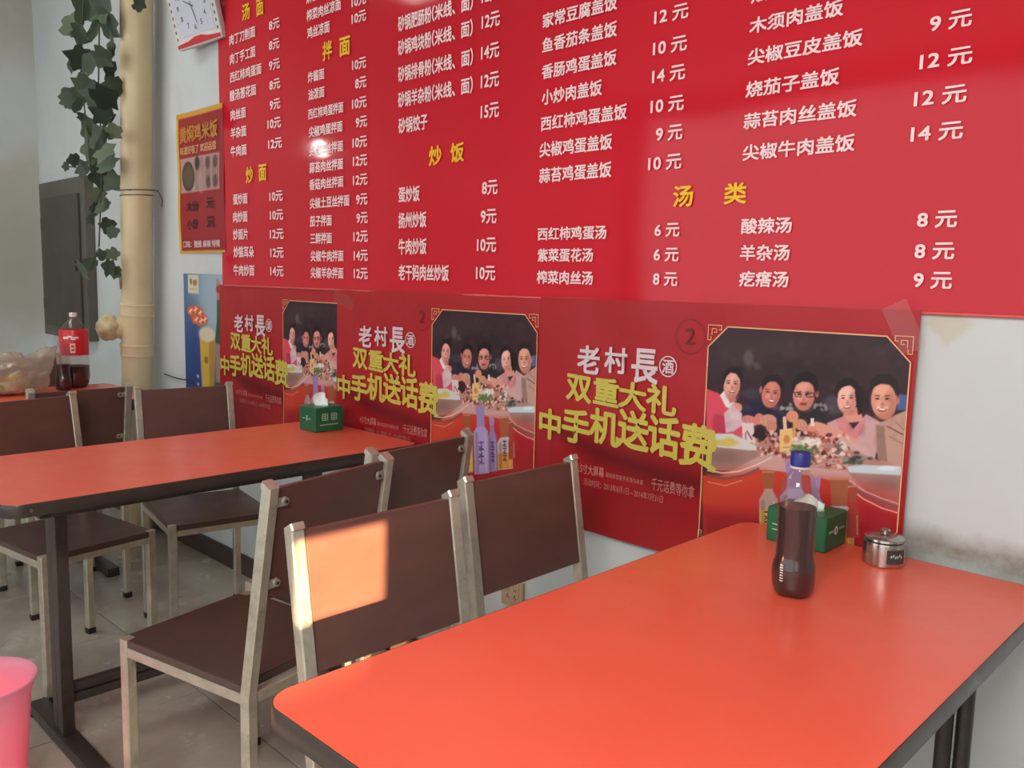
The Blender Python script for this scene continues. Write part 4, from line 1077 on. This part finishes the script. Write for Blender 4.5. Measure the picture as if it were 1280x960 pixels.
# ------------------------------------------------------------------ things on the far table
b = empty('large_cola_bottle', (-4.070, -0.388, ZT)); tag(b, 'large half-empty cola bottle with a red label and white cap on the far table', 'bottle')
P2 = [(0, .008), (.02, .004), (.042, .0), (.054, .006), (.060, .02), (.0615, .05), (.0605, .10), (.0585, .14), (.0595, .16), (.0595, .235), (.056, .252), (.045, .275), (.030, .295), (.0175, .309), (.0145, .315), (.0145, .325)]
bm = lathe(P2, 48); lobed(bm, .05)
link('bottle_shell', bm_mesh('bottle_shell', bm, True, 60), M_pet, b)
bm = lathe([(0, .0095), (.02, .006), (.042, .002), (.0525, .008), (.0585, .021), (.0598, .05), (.0593, .098), (0, .098)], 48); lobed(bm, .05)
link('cola', bm_mesh('cola', bm, True, 60), M_liquid, b)
lathe_obj('label', [(.0598, .148), (.0602, .15), (.0602, .250), (.0575, .262)], M_label, b, 48)
bm = bmesh.new()
def on_cyl(bm, r, a0, a1, z0, z1):
    n = 4; v = [[bm.verts.new((r*math.cos(math.radians(a0+(a1-a0)*k/n)), r*math.sin(math.radians(a0+(a1-a0)*k/n)), z)) for z in (z0, z1)] for k in range(n+1)]
    for k in range(n): bm.faces.new((v[k][0], v[k+1][0], v[k+1][1], v[k][1]))
for a0, a1, z0, z1 in ((-62, -40, .222, .232), (-44, -24, .228, .236), (-30, -12, .218, .230), (-20, 0, .224, .232), (-34, -14, .160, .168), (-34, -30, .168, .195), (-18, -14, .168, .195), (-34, -14, .195, .202), (-30, -20, .178, .184)):
    on_cyl(bm, .0606, a0, a1, z0, z1)
link('label_print', bm_mesh('label_print', bm), M_whiteplastic, b)
lathe_obj('cap', [(.0155, .318), (.0165, .3185), (.0165, .334), (.015, .337), (0, .3375)], M_whiteplastic, b, 32)
b = empty('small_cola_bottle', (-3.985, -0.465, ZT)); tag(b, 'small unlabelled bottle half full of cola in front of the large cola bottle', 'bottle')
k_ = .93
bm = lathe([(r*k_, z) for r, z in prof], 40); lobed(bm, .03)
link('bottle_shell', bm_mesh('bottle_shell', bm, True, 60), M_pet, b)
bm = lathe([(r*k_, min(z, .115)) for r, z in lp], 40); lobed(bm, .03)
link('cola', bm_mesh('cola', bm, True, 60), M_liquid, b)

# plastic bag with vegetables
rng = random.Random(11)
bag = empty('plastic_bag', (-3.99, -0.682, ZT)); tag(bag, 'crumpled translucent plastic bag of green and yellow vegetables on the far table', 'bag')
bm = bmesh.new(); bmesh.ops.create_icosphere(bm, subdivisions=5, radius=1)
for v in bm.verts:
    p = v.co.copy(); n = noise.noise(p*1.7+Vector((3, 0, 0)))*.20+noise.noise(p*4.5)*.12+abs(noise.noise(p*9+Vector((0, 5, 0))))*.09
    r = 1+n-.05
    q = Vector((p.x*.125*r, p.y*.165*r, (p.z*.5+.5)*.155*(.9+n)))
    if p.z < -.2: q.z = max(0.001, q.z*.55)
    # pulled-up handle towards +Y
    hk = max(0, p.dot(Vector((.0, .8, .6)).normalized())-.86)/.14
    q += Vector((.0, .055, .075))*hk**1.3
    hk2 = max(0, p.dot(Vector((.1, .1, 1)).normalized())-.9)/.1
    q += Vector((0, -.01, .022))*hk2
    v.co = q
link('bag_film', bm_mesh('bag_film', bm, True), M_bag, bag)
cols = {'green': plain('leaf_green_food', (92, 132, 48), .5, scale=20, var=.25), 'yellow': plain('yellow_food', (200, 178, 66), .5, scale=20, var=.2), 'orange': plain('orange_food', (196, 110, 66), .5, scale=20, var=.2)}
for k, (cn, x, y, z, s) in enumerate((('green', .03, -.09, .035, .034), ('green', .055, -.055, .03, .03), ('yellow', .045, -.02, .035, .034), ('yellow', .0, -.06, .065, .036), ('orange', .06, .02, .028, .028), ('green', .04, .065, .04, .03), ('yellow', -.02, .03, .05, .04), ('orange', .0, .0, .03, .03), ('green', -.04, -.05, .05, .035))):
    bm = bmesh.new(); bmesh.ops.create_icosphere(bm, subdivisions=3, radius=s)
    for v in bm.verts:
        v.co *= 1+.25*noise.noise(v.co*40+Vector((k, 0, 0))); v.co.z *= .8
    o = link('vegetable', bm_mesh('vegetable', bm, True), cols[cn], None, (bag.location.x+x, bag.location.y+y, ZT+max(z, s*.95)))
    where = ['low at the left end', 'low at the front left', 'low at the front centre', 'high at the left', 'at the front right, next to the bottle side', 'at the right end', 'high at the back right', 'in the middle', 'at the back left'][k]
    tag(o, '%s vegetable inside the plastic bag, %s' % (cn, where), 'vegetable', 'vegetables in the plastic bag')

# ------------------------------------------------------------------ drainpipe
pz = lambda z: Vector((-4.145+.07*z, -.105, z))
pipe = empty('drainpipe', (0, 0, 0)); tag(pipe, 'cream plastic drainpipe standing in front of the wall', 'pipe')
bm = bmesh.new(); round_tube(bm, [pz(0.0), pz(1.6), pz(3.2)], .069, 40)
link('pipe_tube', bm_mesh('pipe_tube', bm, True, 50), M_pvc, pipe)
for z0, z1 in ((1.075, 1.135), (.885, .945)):
    bm = bmesh.new(); round_tube(bm, [pz(z0), pz(z0+.008), pz(z0+.010), pz(z1-.010), pz(z1-.008), pz(z1)], [.075, .076, .0735, .0735, .077, .075], 40)
    link('coupling', bm_mesh('coupling', bm, True, 40), M_pvc, pipe)
c0 = pz(1.02)
bm = bmesh.new(); round_tube(bm, [c0+Vector((-.02, 0, 0)), c0+Vector((-.05, -.095, 0))], [.052, .05], 28)
st = link('side_branch', bm_mesh('side_branch', bm, True, 40), M_pvc, pipe)
bm = bmesh.new(); bmesh.ops.create_icosphere(bm, subdivisions=4, radius=1)
for v in bm.verts:
    p = v.co.copy(); r = 1+.14*noise.noise(p*2.4)+.08*abs(noise.noise(p*6))
    v.co = Vector((p.x*.058*r, p.y*.05*r, p.z*.062*r)) + c0 + Vector((-.052, -.112, 0))
link('wrapped_end', bm_mesh('wrapped_end', bm, True), plain('yellowed_film', (190, 176, 138), .3, scale=30, var=.25), pipe)
lathe_obj('red_sticker', [(0, .0), (.036, .0), (.037, -.001), (0, -.0025)], M_redplastic, pipe, 32, pz(1.235)+Vector((-.030, -.0655, 0)), (math.radians(-90), math.radians(0), math.radians(-24)))
for z in (1.655, 1.632):
    bm = bmesh.new(); c = pz(z); round_tube(bm, [c+Vector((.0715*math.cos(a), .0715*math.sin(a), .004*math.sin(a))) for a in [2*math.pi*k/40 for k in range(41)]], .0022, 6)
    link('wire_tie', bm_mesh('wire_tie', bm, True), M_dark_metal, pipe)
bm = bmesh.new(); c = pz(1.65); round_tube(bm, [c+Vector((.05, -.055, 0)), c+Vector((.06, .03, .01)), Vector((-4.0, -.02, 1.66)), Vector((-3.97, -.012, 1.62)), Vector((-3.985, -.01, 1.585))], .0025, 6)
link('wire_end', bm_mesh('wire_end', bm, True), M_dark_metal, pipe)
# thin cable behind the far chair, at the foot of the pipe
bm = bmesh.new(); round_tube(bm, [Vector((-4.0, -.012, .80)), Vector((-3.86, -.012, .792)), Vector((-3.72, -.012, .795)), Vector((-3.60, -.012, .76))], .003, 6)
tag(link('wall_cable', bm_mesh('wall_cable', bm, True), M_black), 'thin dark cable on the wall to the right of the drainpipe foot', 'cable')

# ------------------------------------------------------------------ hanging vine
vine = empty('hanging_vine', (-4.2, -.2, 0)); tag(vine, 'dark green leafy vine hanging down the left side of the drainpipe', 'vine')
bm = bmesh.new()
for path in ([(-4.05, -.22, 2.75), (-4.10, -.22, 2.4), (-4.14, -.22, 2.1), (-4.12, -.22, 1.8), (-4.16, -.22, 1.6), (-4.14, -.24, 1.4), (-4.22, -.25, 1.29)], [(-4.20, -.23, 2.7), (-4.25, -.24, 2.4), (-4.35, -.22, 2.2), (-4.30, -.22, 1.95), (-4.24, -.23, 1.75), (-4.45, -.22, 1.78), (-4.64, -.2, 1.80)], [(-4.12, -.22, 1.8), (-4.2, -.2, 1.66), (-4.3, -.19, 1.6), (-4.27, -.22, 1.5)]):
    pts = []
    for a, c in zip(path, path[1:]):
        for k in range(4): pts.append(Vector(a).lerp(Vector(c), k/4)-vine.location+Vector((.006*noise.noise(Vector((k, a[2]*3, 0))), 0, 0)))
    pts.append(Vector(path[-1])-vine.location); round_tube(bm, pts, .0035, 6)
link('stem', bm_mesh('stem', bm, True), M_stem, vine)
def leaf_mesh(seed):
    r = random.Random(seed); bm = bmesh.new()
    out = [(0, -.42), (.20, -.50), (.44, -.34), (.38, -.10), (.52, .06), (.36, .20), (.22, .26), (.12, .44), (0, .56), (-.12, .44), (-.24, .26), (-.38, .18), (-.52, .04), (-.38, -.12), (-.44, -.36), (-.20, -.50)]
    c = bm.verts.new((0, 0, .05)); vs = []
    for x, y in out:
        x *= r.uniform(.9, 1.12); y *= r.uniform(.9, 1.1)
        vs.append(bm.verts.new((x, -.10*abs(x)-.10*y*y+r.uniform(-.03, .03), y)))
    c.co = Vector((0, .03, 0))
    for k in range(len(vs)): bm.faces.new((c, vs[k], vs[(k+1) % len(vs)]))
    bmesh.ops.solidify(bm, geom=bm.faces[:], thickness=.012)
    return bm_mesh('leaf', bm, True, 50)
LM = [leaf_mesh(k) for k in range(4)]
LEAVES = [(-4.3, -0.261, 2.408, 0.105), (-4.238, -0.225, 2.468, 0.104), (-4.017, -0.246, 2.426, 0.113), (-4.007, -0.218, 2.363, 0.114), (-4.177, -0.215, 2.368, 0.09), (-4.164, -0.282, 2.327, 0.082), (-4.176, -0.288, 2.234, 0.089), (-4.554, -0.19, 2.285, 0.074), (-4.125, -0.259, 2.211, 0.089), (-3.964, -0.262, 2.205, 0.079), (-4.123, -0.171, 2.193, 0.083), (-4.278, -0.234, 2.133, 0.092), (-4.549, -0.19, 2.125, 0.097), (-4.509, -0.233, 2.098, 0.059), (-4.208, -0.213, 2.091, 0.098), (-3.916, -0.272, 2.028, 0.099), (-3.995, -0.214, 2.096, 0.074), (-4.441, -0.186, 2.014, 0.051), (-4.1, -0.227, 1.99, 0.076), (-4.032, -0.201, 1.958, 0.062), (-4.295, -0.209, 1.943, 0.079), (-3.976, -0.282, 1.871, 0.094), (-4.292, -0.199, 1.859, 0.108), (-4.081, -0.219, 1.82, 0.09), (-4.39, -0.254, 1.805, 0.051), (-4.173, -0.286, 1.748, 0.069), (-4.295, -0.186, 1.783, 0.116), (-4.009, -0.233, 1.759, 0.089), (-4.172, -0.204, 1.714, 0.092), (-4.11, -0.185, 1.69, 0.077), (-4.655, -0.204, 1.802, 0.038), (-4.308, -0.179, 1.639, 0.065), (-4.058, -0.243, 1.574, 0.069), (-4.314, -0.194, 1.574, 0.058), (-4.259, -0.237, 1.52, 0.036), (-4.195, -0.178, 1.493, 0.065), (-4.11, -0.185, 1.464, 0.049), (-3.885, -0.278, 1.356, 0.047), (-4.011, -0.274, 1.357, 0.041), (-4.287, -0.264, 1.284, 0.087), (-4.46, -0.174, 1.317, 0.06), (-4.038, -0.238, 1.301, 0.069), (-4.026, -0.215, 1.28, 0.049), (-3.532, -0.27, 2.335, 0.048), (-3.94, -0.229, 2.248, 0.066), (-3.914, -0.244, 1.887, 0.06)]
for k, (x, y, z, s) in enumerate(LEAVES):
    rg = random.Random(k+40)
    o = link('leaf', LM[k % 4], M_leaf, vine, (x+4.2, y+.2, z), (rg.uniform(-.7, .25), rg.uniform(-2.9, -.2) if rg.random() < .7 else rg.uniform(0, 6.2), rg.uniform(.1, 1.3)))
    s2 = s*1.3; o.scale = (s2, s2, s2)

# ------------------------------------------------------------------ wall cabinet, socket, clock, bulb, bin
cb = empty('wall_cabinet', (-5.60, -.001, .90)); tag(cb, 'dark grey metal cabinet on the wall behind the large cola bottle', 'cabinet')
box('cabinet_body', (0, -.05, 0), (.74, 0, .89), M_cabinet, cb, .006)
dr = box('cabinet_door', (.07, -.062, .06), (.67, -.0505, .80), M_cabinet2, cb, .004)
box('hinge', (.062, -.068, .16), (.074, -.0625, .22), M_cabinet, dr, .001); box('hinge', (.062, -.068, .62), (.074, -.0625, .68), M_cabinet, dr, .001)
box('latch', (.60, -.072, .38), (.63, -.0625, .44), M_dark_metal, dr, .002)

so = empty('wall_socket', (-1.650, -.0005, .372)); tag(so, 'yellowed double wall socket low on the wall between chair and near table', 'socket')
box('face_plate', (-.043, -.011, -.040), (.043, 0, .040), M_socket, so, .003)
box('socket_insert', (-.030, -.0135, -.028), (.030, -.0112, .028), M_socket, so, .001)
for cx in (-.013, .015):
    for q in ((cx-.0035, .012), (cx+.0035, .012), (cx-.003, -.010), (cx+.003, -.013), (cx, -.004)):
        box('socket_slot', (q[0]-.0012, -.0140, q[1]-.003), (q[0]+.0012, -.0136, q[1]+.003), M_black, so)

ck = empty('wall_clock', (-3.4865, -0.078, 2.3594)); tag(ck, 'square white wall clock tilted out at the top left corner of the menu', 'clock')
ck.rotation_mode = 'QUATERNION'
ck.rotation_quaternion = (Matrix.Rotation(.2287, 4, 'Z') @ Matrix.Rotation(.2007, 4, 'X') @ Matrix.Rotation(-.0816, 4, 'Y')).to_quaternion()
hs = .142
box('clock_case', (-hs, -.001, -hs), (hs, .026, hs), plain('clock_case', (206, 208, 204), .35, var=.03), ck, .008)
box('clock_face', (-.112, -.0022, -.098), (.112, -.0012, .125), M_clock_face, ck)
bm = bmesh.new(); q = [(-hs+.006, -.136), (hs-.006, -.136), (hs-.006, -.122), (.06, -.116), (.02, -.106), (-.02, -.106), (-.06, -.116), (-hs+.006, -.122)]
bm.faces.new([bm.verts.new((x, -.0026, z)) for x, z in q]); link('red_band', bm_mesh('red_band', bm), M_redplastic, ck)
bm = bmesh.new()
for k in range(9):
    for s in (-1, 1):
        z = -.10+k*.028; bm.faces.new([bm.verts.new((s*.127+a, -.0024, z+c)) for a, c in ((-.004, -.007), (.004, -.005), (.005, .006), (-.003, .008))])
link('border_marks', bm_mesh('border_marks', bm), M_clockgrey, ck)
for hnum in range(1, 13):
    a = math.radians(90-30*hnum); s = str(hnum); w = .013*len(s)
    text('numeral', s, .083*math.cos(a)-w/2, .012+.083*math.sin(a), w, .021, M_clockgrey, ck, y=-.0026, bold=.02)
def hand(name, ang, L, w):
    bm = bmesh.new(); d = Vector((math.sin(ang), 0, math.cos(ang))); n = Vector((d.z, 0, -d.x))
    bm.faces.new([bm.verts.new(q) for q in (-d*.014-n*w/2, d*L-n*w*.3, d*L+n*w*.3, -d*.014+n*w/2)])
    link(name, bm_mesh(name, bm), M_clockgrey, ck, (0, -.004, .012))
hand('minute_hand', math.radians(168), .075, .005); hand('hour_hand', math.radians(-60), .048, .006)

bl = empty('hanging_bulb', (-4.242, -1.031, 2.001)); tag(bl, 'small bare bulb hanging on a cord, seen as a white glint in the menu', 'lamp')
tb = NT('bulb_glow'); tb.set(**{'Base Color': (1, 1, 1)}); tb.p.inputs['Emission Color'].default_value = (1, .97, .95, 1); tb.p.inputs['Emission Strength'].default_value = 110
lathe_obj('bulb', [(0, -.036), (.018, -.031), (.031, -.016), (.035, .002), (.030, .018), (.015, .034), (.0125, .045)], tb.m, bl, 24)
lathe_obj('bulb_socket', [(.0145, .045), (.0165, .047), (.0165, .085), (.006, .095), (0, .095)], M_black, bl, 20)
bm = bmesh.new(); round_tube(bm, [(0, 0, .094), (0, 0, 3.199-2.001)], .003, 6); link('cord', bm_mesh('cord', bm, True), M_black, bl)

bn = empty('waste_bin', (-2.20, -1.245, 0)); tag(bn, 'pink translucent plastic waste bin in the lower left corner', 'bin')
bm = lathe([(0, .003), (.088, .003), (.092, .008), (.100, .10), (.108, .20), (.114, .27), (.121, .300), (.128, .312), (.130, .316), (.128, .319), (.124, .316), (.117, .300), (.110, .268), (.104, .20), (.096, .10), (.088, .010), (0, .008)], 64)
link('bin_wall', bm_mesh('bin_wall', bm, True, 50), M_pinkbin, bn)
